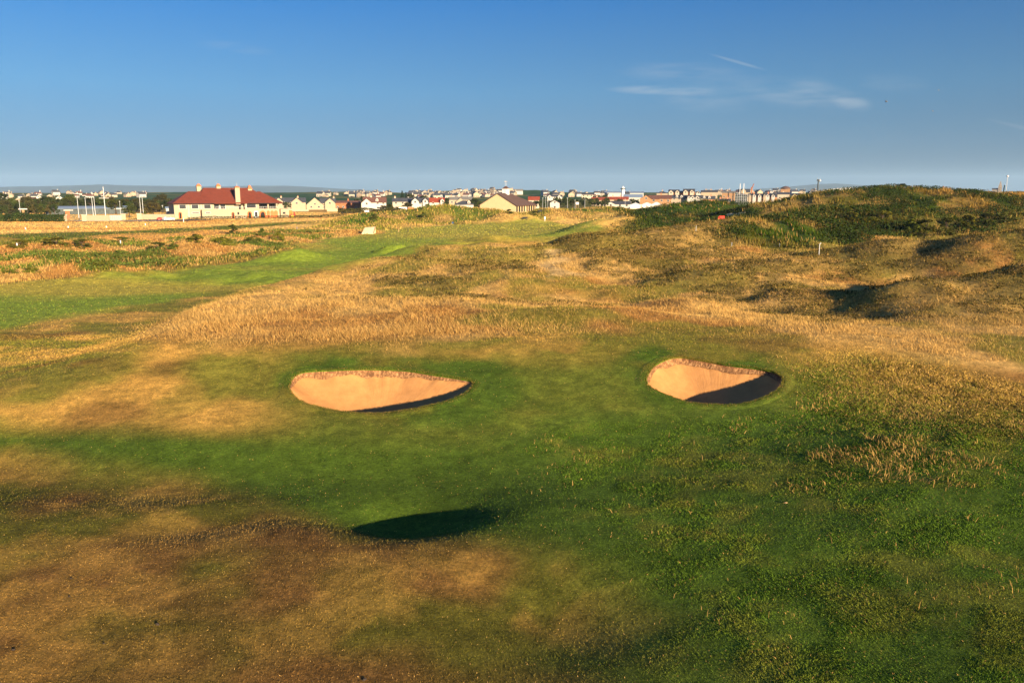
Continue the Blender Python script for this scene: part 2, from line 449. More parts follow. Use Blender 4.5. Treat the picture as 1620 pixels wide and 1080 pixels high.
def bump_node(nt, h, strength, dist, b):
    bn = nt.nodes.new('ShaderNodeBump'); bn.inputs['Strength'].default_value = strength; bn.inputs['Distance'].default_value = dist
    nt.links.new(h, bn.inputs['Height']); nt.links.new(bn.outputs[0], b.inputs['Normal'])
    return bn

def ground_material():
    m, nt, b = mat('turf')
    at_ = nt.nodes.new('ShaderNodeAttribute'); at_.attribute_name = 'col'
    fine = noise_node(nt, 9.0, 8, 0.75)
    rf = ramp(nt, fine.outputs['Fac'], [(0.28, (0.35, 0.38, 0.35)), (0.5, (0.95, 0.95, 0.95)), (0.72, (1.75, 1.6, 1.4))])
    mid = noise_node(nt, 1.3, 9, 0.78)
    rm = ramp(nt, mid.outputs['Fac'], [(0.3, (0.50, 0.56, 0.50)), (0.7, (1.45, 1.38, 1.3))])
    c = mul(nt, mul(nt, at_.outputs['Color'], rf.outputs[0]), rm.outputs[0])
    nt.links.new(c, b.inputs['Base Color'])
    b.inputs['Roughness'].default_value = 0.95; b.inputs['Specular IOR Level'].default_value = 0.08
    hb = noise_node(nt, 14.0, 7, 0.75)
    bump_node(nt, hb.outputs['Fac'], 0.6, 0.10, b)
    return m
TURF = ground_material()

# ------------------------------------------------------------------ objects, labels
def tag(o, label=None, cat=None, group=None, kind=None):
    if label: o['label'] = label
    if cat: o['category'] = cat
    if group: o['group'] = group
    if kind: o['kind'] = kind
    return o
def mesh_np(name, V, faces_flat, starts, materials=(), smooth_=False, parent=None):
    me = bpy.data.meshes.new(name)
    me.vertices.add(len(V)); me.vertices.foreach_set('co', np.ascontiguousarray(V, np.float32).ravel())
    me.loops.add(len(faces_flat)); me.loops.foreach_set('vertex_index', np.ascontiguousarray(faces_flat, np.int32))
    me.polygons.add(len(starts)); me.polygons.foreach_set('loop_start', np.ascontiguousarray(starts, np.int32))
    me.update(calc_edges=True)
    if smooth_: me.polygons.foreach_set('use_smooth', np.ones(len(starts), bool))
    for m in materials: me.materials.append(m)
    o = bpy.data.objects.new(name, me); C.objects.link(o)
    if parent: o.parent = parent
    return o
def quads(o_name, V, Q, *a, **k):
    Q = np.asarray(Q); return mesh_np(o_name, V, Q.ravel(), np.arange(len(Q)) * 4, *a, **k)
def set_col(o, col, name='col'):
    ca = o.data.color_attributes.new(name, 'FLOAT_COLOR', 'POINT')
    buf = np.ones((len(col), 4), np.float32); buf[:, :3] = col
    ca.data.foreach_set('color', buf.ravel())

# ------------------------------------------------------------------ bunker outlines (on the terrain)
def outline(px, n=180):
    P = hit([p[0] for p in px], [p[1] for p in px])
    # closed Catmull-Rom through the points
    out = []
    L = len(P)
    for i in range(L):
        p0, p1, p2, p3 = P[i - 1], P[i], P[(i + 1) % L], P[(i + 2) % L]
        for t in np.linspace(0, 1, 24, endpoint=False):
            out.append(0.5 * ((2 * p1) + (-p0 + p2) * t + (2 * p0 - 5 * p1 + 4 * p2 - p3) * t * t + (-p0 + 3 * p1 - 3 * p2 + p3) * t ** 3))
    out = np.array(out)
    d = np.r_[0, np.cumsum(np.hypot(*np.diff(np.vstack([out, out[:1]]), axis=0).T))]
    s = np.linspace(0, d[-1], n, endpoint=False)
    q = np.vstack([out, out[:1]])
    return np.stack([np.interp(s, d, q[:, 0]), np.interp(s, d, q[:, 1])], 1)
B1 = outline([(457, 612), (464, 598), (482, 590), (520, 586), (580, 584), (640, 587), (690, 595), (728, 600), (748, 606), (742, 620), (720, 631), (690, 641), (650, 650), (600, 655), (555, 654), (515, 648), (480, 637), (462, 625)])
B2 = outline([(1021, 604), (1028, 586), (1045, 573), (1072, 566), (1112, 571), (1160, 580), (1208, 586), (1233, 594), (1240, 605), (1230, 618), (1205, 631), (1170, 640), (1130, 642), (1088, 638), (1052, 626), (1029, 614)])

# ------------------------------------------------------------------ ground sheet
def build_ground():
    nc = 620
    t = np.linspace(-1.25, 1.25, nc)
    ys = [-40.0]
    while ys[-1] < 4500:
        y = ys[-1]
        st = 0.0046 * (max(y, 0) + 26)
        if 34 < y < 56: st *= 0.6
        if y < 4: st = 1.5
        ys.append(y + st)
    ys = np.array(ys)
    X = t[None, :] * (np.maximum(ys, 2)[:, None] + 26); Y = np.broadcast_to(ys[:, None], X.shape)
    x, y = X.ravel(), Y.ravel().copy()
    z = height(x, y)
    col, M = zones(x, y)
    nr = len(ys)
    idx = np.arange(nr * nc).reshape(nr, nc)
    Q = np.stack([idx[:-1, :-1], idx[:-1, 1:], idx[1:, 1:], idx[1:, :-1]], -1).reshape(-1, 4)
    ins = np.zeros(len(x), bool)
    for B in (B1, B2):
        k = (np.abs(x - B[:, 0].mean()) < 12) & (np.abs(y - B[:, 1].mean()) < 10)
        ins[k] |= poly_sd(x[k], y[k], B) > -0.03
    Q = Q[~ins[Q].any(1)]
    V = np.stack([x, y, z], 1)
    cols = [col]
    Vs = [V]; Qs = [Q]; off = len(V)
    for B in (B1, B2):                       # turf collar up to the rim
        n = len(B)
        c = B.mean(0); nx = np.roll(B, -1, 0) - np.roll(B, 1, 0); nx = np.stack([nx[:, 1], -nx[:, 0]], 1)
        nx /= np.linalg.norm(nx, axis=1)[:, None]
        nx *= np.sign(((B - c) * nx).sum(1))[:, None]
        rings = []
        for d_, dz in ((-0.06, -0.03), (0.0, 0.035), (0.12, 0.05), (0.45, 0.03), (0.8, -0.06)):
            P = B + nx * d_
            rings.append(np.column_stack([P, height(P[:, 0], P[:, 1]) + dz]))
        V2 = np.vstack(rings)
        q2 = []
        for r in range(4):
            a = off + r * n + np.arange(n); b = off + r * n + (np.arange(n) + 1) % n
            q2.append(np.stack([a, b, b + n, a + n], 1))
        Vs.append(V2); Qs.append(np.vstack(q2)); cols.append(zones(V2[:, 0], V2[:, 1])[0]); off += len(V2)
    g = quads('ground', np.vstack(Vs), np.vstack(Qs), [TURF], smooth_=True)
    set_col(g, np.vstack(cols))
    tag(g, 'rolling links turf with green hollows and dry golden patches', 'ground', kind='structure')
    return g
GROUND = build_ground()

# ------------------------------------------------------------------ bunkers
def sand_material():
    m, nt, b = mat('bunker_sand')
    n1 = noise_node(nt, 1.8, 8, 0.7); n2 = noise_node(nt, 25, 5, 0.8)
    r1 = ramp(nt, n1.outputs['Fac'], [(0.3, (0.30, 0.145, 0.050)), (0.7, (0.40, 0.198, 0.070))])
    r2 = ramp(nt, n2.outputs['Fac'], [(0.3, (0.85, 0.85, 0.85)), (0.7, (1.1, 1.1, 1.1))])
    nt.links.new(mul(nt, r1.outputs[0], r2.outputs[0]), b.inputs['Base Color'])
    at_ = nt.nodes.new('ShaderNodeAttribute'); at_.attribute_name = 'rake'
    wv = nt.nodes.new('ShaderNodeTexNoise'); wv.noise_dimensions = '2D'
    wv.inputs['Scale'].default_value = 1.0; wv.inputs['Detail'].default_value = 2
    nt.links.new(at_.outputs['Vector'], wv.inputs['Vector'])
    bump_node(nt, wv.outputs['Fac'], 0.45, 0.025, b)
    b.inputs['Roughness'].default_value = 1.0; b.inputs['Specular IOR Level'].default_value = 0.05
    return m
SAND = sand_material()
def soil_material():
    m, nt, b = mat('root_soil')
    n1 = noise_node(nt, 9, 6, 0.7, stretch=(1, 1, 0.5))
    r1 = ramp(nt, n1.outputs['Fac'], [(0.3, (0.05, 0.022, 0.010)), (0.5, (0.17, 0.08, 0.030)), (0.66, (0.36, 0.20, 0.085))])
    nt.links.new(r1.outputs[0], b.inputs['Base Color'])
    bump_node(nt, n1.outputs['Fac'], 1.0, 0.08, b)
    return m
SOIL = soil_material()
def build_bunker(B, label, lipmax, depth, cshift):
    n = len(B)
    ztop = height(B[:, 0], B[:, 1]) + 0.02
    c = B.mean(0) + np.array(cshift)
    far = smooth(-0.25, 0.75, (B[:, 1] - c[1]) / (B[:, 1].max() - c[1]))
    nz = fbm(B[:, 0], B[:, 1], 0.5, 91, 3)
    nz2 = fbm(B[:, 0], B[:, 1], 1.6, 95, 2); rgt = (B[:, 0] - B[:, 0].min()) / np.ptp(B[:, 0])
    lip = 0.03 + lipmax * far * (0.15 + 0.75 * nz + 0.8 * nz2) * (1 - 0.75 * smooth(0.55, 1.0, rgt) * (lipmax < 0.35))
    root = bpy.data.objects.new('sand_bunker', None); C.objects.link(root)
    root.location = (c[0], c[1], 0)
    tag(root, label, 'bunker', 'pot bunkers cut in the turf', 'structure')
    inw = (c - B); inw /= np.linalg.norm(inw, axis=1)[:, None]
    # soil edge: from just under the turf down, set in a little
    rings = []
    jag = (fbm(B[:, 0] * 3, B[:, 1] * 3, 0.6, 92, 2) - 0.5)
    for k, f in enumerate((0.0, 0.35, 0.7, 1.0)):
        off = (0.02, -0.03, 0.03, 0.14)[k] + 0.08 * jag * (k > 0)
        P = B + inw * np.asarray(off).reshape(-1, 1)
        rings.append(np.column_stack([P - c, ztop - lip * f - (0.04 if k == 3 else 0)]))
    V = np.vstack(rings)
    q = []
    for r in range(3):
        a = r * n + np.arange(n); b = r * n + (np.arange(n) + 1) % n
        q.append(np.stack([a, a + n, b + n, b], 1))
    quads('soil_edge', V, np.vstack(q), [SOIL], True, root)
    # sand bowl
    m = 46
    zf = ztop.min() - depth
    rings = []; rk = []
    def circ(a, w_):
        k_ = np.ones(2 * w_ + 1) / (2 * w_ + 1); return np.convolve(np.r_[a[-w_:], a, a[:w_]], k_, 'valid')
    lip_s, top_s = circ(lip, 14), circ(ztop, 8)
    ang = np.r_[0, np.cumsum(np.hypot(*np.diff(B, axis=0).T))]
    for j in range(m + 1):
        s = j / m
        P = (B + inw * 0.05) * (1 - s) + c * s
        g = 1 - (1 - s) ** 1.75
        e_ = (1 - s) ** 8; z0 = (ztop - lip) * e_ + (top_s - lip_s) * (1 - e_)
        # the far face is a long slope, the near side drops quickly
        gn = 1 - (1 - s) ** 5.0
        gg = g * far + gn * (1 - far)
        z = z0 * (1 - gg) + zf * gg
        z += 0.05 * (fbm(P[:, 0], P[:, 1], 1.1, 93, 3) - 0.5) * min(1, 4 * s)
        rings.append(np.column_stack([P - c, z]))
        rk.append(np.column_stack([ang * 7.0 + 2.0 * fbm(P[:, 0], P[:, 1], 0.8, 94, 2), np.full(n, s * 5.0), np.zeros(n)]))
    V = np.vstack(rings); q = []
    for r in range(m):
        a = r * n + np.arange(n); b = r * n + (np.arange(n) + 1) % n
        q.append(np.stack([a, a + n, b + n, b], 1))
    o = quads('sand', V, np.vstack(q), [SAND], True, root)
    set_col(o, np.vstack(rk), 'rake')
    return root
build_bunker(B1, 'long sand bunker with rounded left end and pointed right end', 0.34, 1.35, (0.2, -1.2))
build_bunker(B2, 'smaller sand bunker on the right, half of it in shadow', 0.36, 1.25, (0.2, -0.7))

# ------------------------------------------------------------------ leaves and grass
def leaf_material():
    m = bpy.data.materials.new('leaf'); m.use_nodes = True
    nt = m.node_tree; nt.nodes.clear()
    o = nt.nodes.new('ShaderNodeOutputMaterial'); a = nt.nodes.new('ShaderNodeAttribute'); a.attribute_name = 'col'
    oi = nt.nodes.new('ShaderNodeObjectInfo')
    r = ramp(nt, oi.outputs['Random'], [(0.0, (0.75, 0.70, 0.8)), (0.5, (1.0, 1.0, 1.0)), (1.0, (1.45, 1.15, 0.9))])
    c = mul(nt, a.outputs['Color'], r.outputs[0])
    d = nt.nodes.new('ShaderNodeBsdfDiffuse'); t = nt.nodes.new('ShaderNodeBsdfTranslucent'); x = nt.nodes.new('ShaderNodeMixShader'); x.inputs[0].default_value = 0.25
    nt.links.new(c, d.inputs[0]); nt.links.new(c, t.inputs[0]); nt.links.new(d.outputs[0], x.inputs[1]); nt.links.new(t.outputs[0], x.inputs[2]); nt.links.new(x.outputs[0], o.inputs[0])
    return m
LEAF = leaf_material()
def leaves(name, P, size, col, parent=None):
    n = len(P)
    a = RNG.normal(size=(n, 3)); a /= np.linalg.norm(a, axis=1)[:, None]
    b = np.cross(a, RNG.normal(size=(n, 3))); b /= np.linalg.norm(b, axis=1)[:, None]
    s = (size * RNG.uniform(0.6, 1.4, n))[:, None]
    V = np.stack([P - a * s, P + b * s * 0.55, P + a * s, P - b * s * 0.55], 1).reshape(-1, 3)
    o = mesh_np(name, V, np.arange(n * 4), np.arange(n) * 4, [LEAF], parent=parent)
    set_col(o, np.repeat(np.clip(col * RNG.uniform(0.7, 1.3, n)[:, None], 0.004, 0.5), 4, 0))
    return o
def blade_material(name, trans=0.35):
    m = bpy.data.materials.new(name); m.use_nodes = True
    nt = m.node_tree; nt.nodes.clear()
    o = nt.nodes.new('ShaderNodeOutputMaterial'); a = nt.nodes.new('ShaderNodeAttribute'); a.attribute_name = 'col'
    d = nt.nodes.new('ShaderNodeBsdfDiffuse'); t = nt.nodes.new('ShaderNodeBsdfTranslucent'); x = nt.nodes.new('ShaderNodeMixShader')
    x.inputs[0].default_value = trans
    nt.links.new(a.outputs['Color'], d.inputs[0]); nt.links.new(a.outputs['Color'], t.inputs[0])
    nt.links.new(d.outputs[0], x.inputs[1]); nt.links.new(t.outputs[0], x.inputs[2]); nt.links.new(x.outputs[0], o.inputs[0])
    return m
BLADE = blade_material('grass_blade')
def scatter(n, y0, y1, t0=-0.85, t1=0.85, c=6.0):
    """random points over the links, thinner with distance"""
    ly = RNG.uniform(math.log(y0 + c), math.log(y1 + c), n)
    y = np.exp(ly) - c
    x = RNG.uniform(t0, t1, n) * (y + c)
    return x, y
def blades(name, x, y, h, w, col, lean=0.35, lean_az=None, lean_k=0.0, tip=1.25, seg=1, z=None, lift=None):
    n = len(x)
    if z is None: z = height(x, y)
    az = RNG.uniform(0, 2 * np.pi, n)
    la = RNG.uniform(0, 2 * np.pi, n)
    if lean_az is not None:
        lx = np.cos(la) + lean_k * np.cos(lean_az); ly = np.sin(la) + lean_k * np.sin(lean_az)
        la = np.arctan2(ly, lx)
    lm = h * lean * RNG.uniform(0.3, 1.6, n)
    zb = z - 0.02 if lift is None else z + lift
    B = np.stack([x, y, zb], 1)
    wv = np.stack([np.cos(az), np.sin(az), np.zeros(n)], 1) * (w / 2)[:, None]
    T = B + np.stack([np.cos(la) * lm, np.sin(la) * lm, h * (1 - 0.25 * lean)], 1)
    cb = col * RNG.uniform(0.5, 1.5, n)[:, None]
    ct = cb * tip
    if seg == 1:
        V = np.stack([B - wv, B + wv, T], 1).reshape(-1, 3)
        Cc = np.stack([cb, cb, ct], 1).reshape(-1, 3)
        o = mesh_np(name, V, np.arange(n * 3), np.arange(n) * 3, [BLADE])
    else:
        Mp = B + np.stack([np.cos(la) * lm * 0.28, np.sin(la) * lm * 0.28, h * 0.58], 1)
        V = np.stack([B - wv, B + wv, Mp + wv * 0.75, Mp - wv * 0.75, T], 1).reshape(-1, 3)
        cm = cb * (1 + (tip - 1) * 0.5)
        Cc = np.stack([cb, cb, cm, cm, ct], 1).reshape(-1, 3)
        i = np.arange(n)[:, None] * 5
        fl = np.concatenate([i + np.array([[0, 1, 2, 3]]), i + np.array([[3, 2, 4]])], 1).ravel()
        st = (np.arange(n)[:, None] * 7 + np.array([[0, 4]])).ravel()
        o = mesh_np(name, V, fl, st, [BLADE])
    set_col(o, np.clip(Cc, 0.003, 0.9))
    return o
def in_bunker(x, y):
    k = np.zeros(len(x), bool)
    for B in (B1, B2):
        q = (np.abs(x - B[:, 0].mean()) < 9) & (np.abs(y - B[:, 1].mean()) < 8)
        k[q] |= poly_sd(x[q], y[q], B) > -0.02
    return k
DENS = 1.0
def grass():
    # close-mown turf: a fuzz of short blades
    for nm, n_, ya, yb, cc, lab in (('mown_grass', 760000, 12, 62, 6, 'short mown turf of green and golden blades round the bunkers'), ('fairway_grass', 330000, 58, 420, 20, 'short mown grass of the fairway, green and golden field')):
        x, y = scatter(int(n_ * DENS), ya, yb, -0.8, 0.8, cc)
        col, M = zones(x, y)
        k = (RNG.random(len(x)) < (1 - M['long']) * (1 - M['rough']) * (1 - M['lrough']) * (1 - M['fdune'])) & ~in_bunker(x, y)
        x, y, col = x[k], y[k], col[k]
        n = len(x)
        hh = RNG.uniform(0.025, 0.068, n) * (1 + 1.6 * smooth(120, 240, y)) * (1 + 0.6 * M['fair'][k]) * (1 + 0.6 * smooth(40, 52, y) * (1 - M['fair'][k]))
        col = np.where((RNG.random(n) < 0.04 + 0.06 * smooth(35, 60, y) * (1 - 0.6 * M['fair'][k]))[:, None], P_STRAW, col * 1.1)
        o = blades(nm, x, y, hh, 0.0013 * (y + 4) if ya < 20 else 0.0011 * (y + 12), col, lean=0.8, tip=1.2)
        tag(o, lab, 'grass', kind='stuff')
    # long green grass on the near right slope
    x, y = scatter(int(1250000 * DENS), 11, 56, -0.25, 0.8)
    clump = fbm(x, y, 1.1, 101, 4)
    col, M = zones(x, y)
    k = (RNG.random(len(x)) < M['long']) & ~in_bunker(x, y)
    x, y, col, clump, L = x[k], y[k], col[k], clump[k], M['long'][k]
    n = len(x)
    la = fbm(x, y, 2.5, 102, 2) * 4 * np.pi
    h = RNG.uniform(0.022, 0.068, n) * (0.75 + 0.5 * smooth(0.35, 0.68, clump)) * (0.35 + 0.65 * L)
    far_r = smooth(9, 19, x - 0.1 * (y - 20)) * smooth(24, 38, y)
    h *= 1 + 2.2 * far_r
    dry = (RNG.random(n) < 0.025 + 0.30 * far_r)[:, None]
    col = np.where(dry, P_STRAW * 0.8, col * 1.05)
    o = blades('long_grass', x, y, h, 0.00075 * (y + 4), col * 1.22, lean=0.85, lean_az=la, lean_k=0.9, tip=1.3, seg=2)
    tag(o, 'long uncut green grass on the near right slope', 'grass', kind='stuff')
    x, y = scatter(90000, 12, 52, -0.1, 0.8)
    z_ = fbm(x, y, 2.2, 108, 3)
    _, M = zones(x, y)
    k = (RNG.random(len(x)) < M['long'] * (0.03 + 0.8 * smooth(0.56, 0.70, z_)) * (0.12 + 0.88 * smooth(5, 13, x - 0.1 * (y - 20))) * smooth(15, 26, y)) & ~in_bunker(x, y)
    x, y = x[k], y[k]; n = len(x)
    o = blades('seed_stems', x, y, RNG.uniform(0.10, 0.30, n), 0.00065 * (y + 4), np.tile(P_STRAW * 0.75, (n, 1)), lean=0.8, lean_az=fbm(x, y, 3, 109, 2) * 12, lean_k=1.0, tip=1.3, seg=2)
    tag(o, 'bleached seed stems standing out of the long green grass', 'grass', kind='stuff')
    # tall dry rough over the humps
    x, y = scatter(int(1500000 * DENS), 43, 260, -0.6, 0.85, 14)
    col, M = zones(x, y)
    tuft = fbm(x, y, 1.6, 103, 3)
    k = RNG.random(len(x)) < M['rough'] * (1 - M['marram']) * (1 - 0.85 * M['path']) * (0.35 + 0.65 * smooth(0.35, 0.6, tuft))
    edge = M['rough'][k]; x, y, col, tuft = x[k], y[k], col[k], tuft[k]; he = M['heath'][k]
    n = len(x)
    fringe = smooth(0.42, 0.60, fbm(x, y, 6, 104, 2)) * (1 - smooth(62, 76, y))
    h = RNG.uniform(0.06, 0.22, n) ** 1.0 * (1 + 0.9 * fringe) * (1 - 0.1 * he) * np.where(RNG.random(n) < 0.12, 1.7, 1.0) * (0.25 + 0.75 * edge) * (1 + 0.8 * smooth(70, 95, y))
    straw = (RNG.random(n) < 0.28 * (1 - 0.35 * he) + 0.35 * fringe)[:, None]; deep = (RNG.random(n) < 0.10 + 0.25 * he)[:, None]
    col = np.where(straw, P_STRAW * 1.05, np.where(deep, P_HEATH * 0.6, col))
    o = blades('rough_grass', x, y, h, 0.00042 * (y + 10), col, lean=0.6, lean_az=2.6 + 2.5 * (fbm(x, y, 5, 106, 2) - 0.5), lean_k=0.6, tip=1.25)
    tag(o, 'tall dry golden rough with heather humps behind the bunkers', 'grass', kind='stuff')
    # heather: small dark leafy clumps on the humps
    x, y = scatter(420000, 56, 230, -0.6, 0.85, 16)
    col, M = zones(x, y)
    cl_ = fbm(x, y, 1.3, 107, 3)
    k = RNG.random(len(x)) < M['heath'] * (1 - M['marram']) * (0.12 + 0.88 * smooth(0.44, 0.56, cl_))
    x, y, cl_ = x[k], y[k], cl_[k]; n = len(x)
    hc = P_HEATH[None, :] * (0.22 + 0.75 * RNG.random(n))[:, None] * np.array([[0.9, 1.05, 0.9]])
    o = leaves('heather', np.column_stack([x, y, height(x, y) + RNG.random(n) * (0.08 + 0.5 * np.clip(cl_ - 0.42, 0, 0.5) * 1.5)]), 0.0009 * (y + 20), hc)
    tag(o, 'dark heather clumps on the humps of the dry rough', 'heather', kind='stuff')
    # marram on the big dunes
    x, y = scatter(int(420000 * DENS), 85, 330, 0.0, 0.95, 20)
    col, M = zones(x, y)
    tuft = fbm(x, y, 2.2, 105, 3)
    k = RNG.random(len(x)) < M['marram'] * (0.15 + 0.85 * smooth(0.38, 0.58, tuft))
    x, y, col, tuft = x[k], y[k], col[k], tuft[k]
    n = len(x)
    h = RNG.uniform(0.35, 0.9, n) * (0.5 + 0.9 * smooth(0.42, 0.62, tuft))
    pale = (RNG.random(n) < 0.09)[:, None]
    col = np.where(pale, P_STRAW * 0.75, col * 1.05)
    o = blades('marram_grass', x, y, h, 0.0009 * (y + 10), col, lean=0.35, lean_az=np.full(n, 2.8), lean_k=0.6, tip=1.25)
    tag(o, 'green and straw marram grass covering the high dunes on the right', 'grass', kind='stuff')
    # rough on the left and on the dunes below the town
    x, y = scatter(int(420000 * DENS), 90, 400, -0.8, 0.35, 20)
    col, M = zones(x, y)
    k = RNG.random(len(x)) < np.maximum(M['lrough'], M['fdune'])
    x, y, col = x[k], y[k], col[k]; n = len(x)
    h = RNG.uniform(0.15, 0.5, n) * (1 + 0.6 * M['scrub'][k] + 0.5 * M['fdune'][k]); col = np.where((RNG.random(n) < 0.25)[:, None], P_STRAW * 0.9, col)
    o = blades('links_grass', x, y, h, 0.0011 * (y + 10), col, lean=0.4, tip=1.2)
    tag(o, 'rough grass and low scrub beyond the fairway and below the town', 'grass', kind='stuff')
    # turf fringe hanging over the bunker edges
    X, Y, Cl, H, Z = [], [], [], [], []
    for B in (B1, B2):
        i = RNG.integers(0, len(B), 7000); f = RNG.random(7000)[:, None]
        P = B[i] * (1 - f) + np.roll(B, -1, 0)[i] * f
        c = B.mean(0); d = P - c; d /= np.linalg.norm(d, axis=1)[:, None]
        P = P + d * RNG.uniform(-0.03, 0.35, len(P))[:, None]
        X.append(P[:, 0]); Y.append(P[:, 1])
        i = RNG.integers(0, len(B), 5000); f = RNG.random(5000)[:, None]
        P = B[i] * (1 - f) + np.roll(B, -1, 0)[i] * f; d = P - c; d /= np.linalg.norm(d, axis=1)[:, None]
        P = P - d * RNG.uniform(0.0, 0.10, len(P))[:, None] * (fbm(P[:, 0], P[:, 1], 0.5, 124, 2) > 0.42)[:, None]
        X.append(P[:, 0]); Y.append(P[:, 1])
    x = np.concatenate(X); y = np.concatenate(Y)
    col, M = zones(x, y); n = len(x)
    col = np.where((RNG.random(n) < 0.25)[:, None], P_STRAW * 0.8, col)
    o = blades('fringe_grass', x, y, RNG.uniform(0.03, 0.10, n), np.full(n, 0.022), col, lean=0.9, tip=1.2, z=height(x, y) + 0.04)
    tag(o, 'ragged turf fringe along the rims of the two bunkers', 'grass', kind='stuff')
grass()
# ------------------------------------------------------------------ building kit
def paint(name, c, var=0.12, scale=2.0, rough=0.8, spec=0.2, metal=0.0, bump_=0.0, stretch=None):
    m, nt, b = mat(name)
    n = noise_node(nt, scale, 4, 0.65, stretch=stretch)
    c = np.array(c)
    r = ramp(nt, n.outputs['Fac'], [(0.3, tuple(c * (1 - var))), (0.7, tuple(np.minimum(c * (1 + var), 0.95)))])
    nt.links.new(r.outputs[0], b.inputs['Base Color'])
    b.inputs['Roughness'].default_value = rough; b.inputs['Specular IOR Level'].default_value = spec; b.inputs['Metallic'].default_value = metal
    if bump_: bump_node(nt, n.outputs['Fac'], 0.5, bump_, b)
    return m
def tile_material(name, c, pitch=0.34):
    m, nt, b = mat(name)
    wv = nt.nodes.new('ShaderNodeTexWave'); wv.bands_direction = 'Z'; wv.inputs['Scale'].default_value = 1 / pitch / 2; wv.inputs['Distortion'].default_value = 0.6
    g = nt.nodes.new('ShaderNodeNewGeometry'); nt.links.new(g.outputs['Position'], wv.inputs['Vector'])
    n = noise_node(nt, 0.9, 6, 0.7); c = np.array(c)
    r = ramp(nt, n.outputs['Fac'], [(0.3, tuple(c * 0.75)), (0.7, tuple(c * 1.25))])
    r2 = ramp(nt, wv.outputs['Fac'], [(0.0, (0.7, 0.7, 0.7)), (0.5, (1, 1, 1))])
    nt.links.new(mul(nt, r.outputs[0], r2.outputs[0]), b.inputs['Base Color'])
    return m
MT = dict(
    cream=paint('cream_render', (0.28, 0.222, 0.150)), white=paint('white_render', (0.36, 0.335, 0.295)), warm=paint('warm_render', (0.30, 0.225, 0.155)),
    pale=paint('pale_render', (0.34, 0.29, 0.215)), brick=paint('red_brick', (0.25, 0.085, 0.035), 0.3), tan=paint('tan_brick', (0.24, 0.135, 0.065), 0.25),
    pink=paint('pink_render', (0.36, 0.16, 0.09)), sandstone=paint('sandstone', (0.42, 0.31, 0.165), 0.10),
    slate=tile_material('slate_roof', (0.045, 0.047, 0.055)), brown=tile_material('brown_roof', (0.11, 0.050, 0.035)), red=tile_material('red_tile_roof', (0.22, 0.040, 0.016)),
    clay=tile_material('clay_tile_roof', (0.125, 0.026, 0.012)), greyroof=tile_material('grey_roof', (0.15, 0.14, 0.12)), umber=tile_material('umber_roof', (0.085, 0.048, 0.036)),
    pot=paint('clay_pot', (0.40, 0.11, 0.04)), glass=paint('dark_glass', (0.012, 0.014, 0.018), 0.2, rough=0.15, spec=0.5), frame=paint('white_frame', (0.5, 0.46, 0.40)),
    orange=paint('orange_render', (0.55, 0.12, 0.03)), dark=paint('near_black', (0.012, 0.011, 0.010)), grey=paint('grey_metal', (0.35, 0.36, 0.37), rough=0.5, metal=0.3),
    galv=paint('galvanised', (0.36, 0.36, 0.35), rough=0.5), black=paint('black_paint', (0.015, 0.015, 0.016), rough=0.5), whitep=paint('white_paint', (0.58, 0.56, 0.52), rough=0.5),
    tar=paint('asphalt', (0.05, 0.05, 0.055), 0.2, 1.2), kerb=paint('concrete', (0.45, 0.43, 0.39), 0.15), wood=paint('weathered_wood', (0.30, 0.19, 0.09), 0.3, 6), pine=paint('pale_timber', (0.66, 0.50, 0.29), 0.15, 4),
    bark=paint('bark', (0.05, 0.035, 0.022), 0.3, 8), redp=paint('red_paint', (0.45, 0.035, 0.02), rough=0.5), bluep=paint('blue_paint', (0.03, 0.10, 0.25), rough=0.5), yellowp=paint('yellow_paint', (0.6, 0.42, 0.03)),
    shedroof=paint('blue_grey_roof', (0.12, 0.16, 0.22)), net=paint('scaffold_net', (0.05, 0.06, 0.06), 0.4, 0.6), canvas=paint('white_canvas', (0.58, 0.55, 0.50)), craneo=paint('crane_orange', (0.50, 0.20, 0.10)),
    tyre=paint('tyre_rubber', (0.02, 0.02, 0.02)), carglass=paint('car_glass', (0.02, 0.025, 0.03), rough=0.08, spec=0.6), stone=paint('grey_stone', (0.22, 0.19, 0.16), 0.3, 1.0), cyan=paint('turquoise_sheet', (0.20, 0.36, 0.42)))
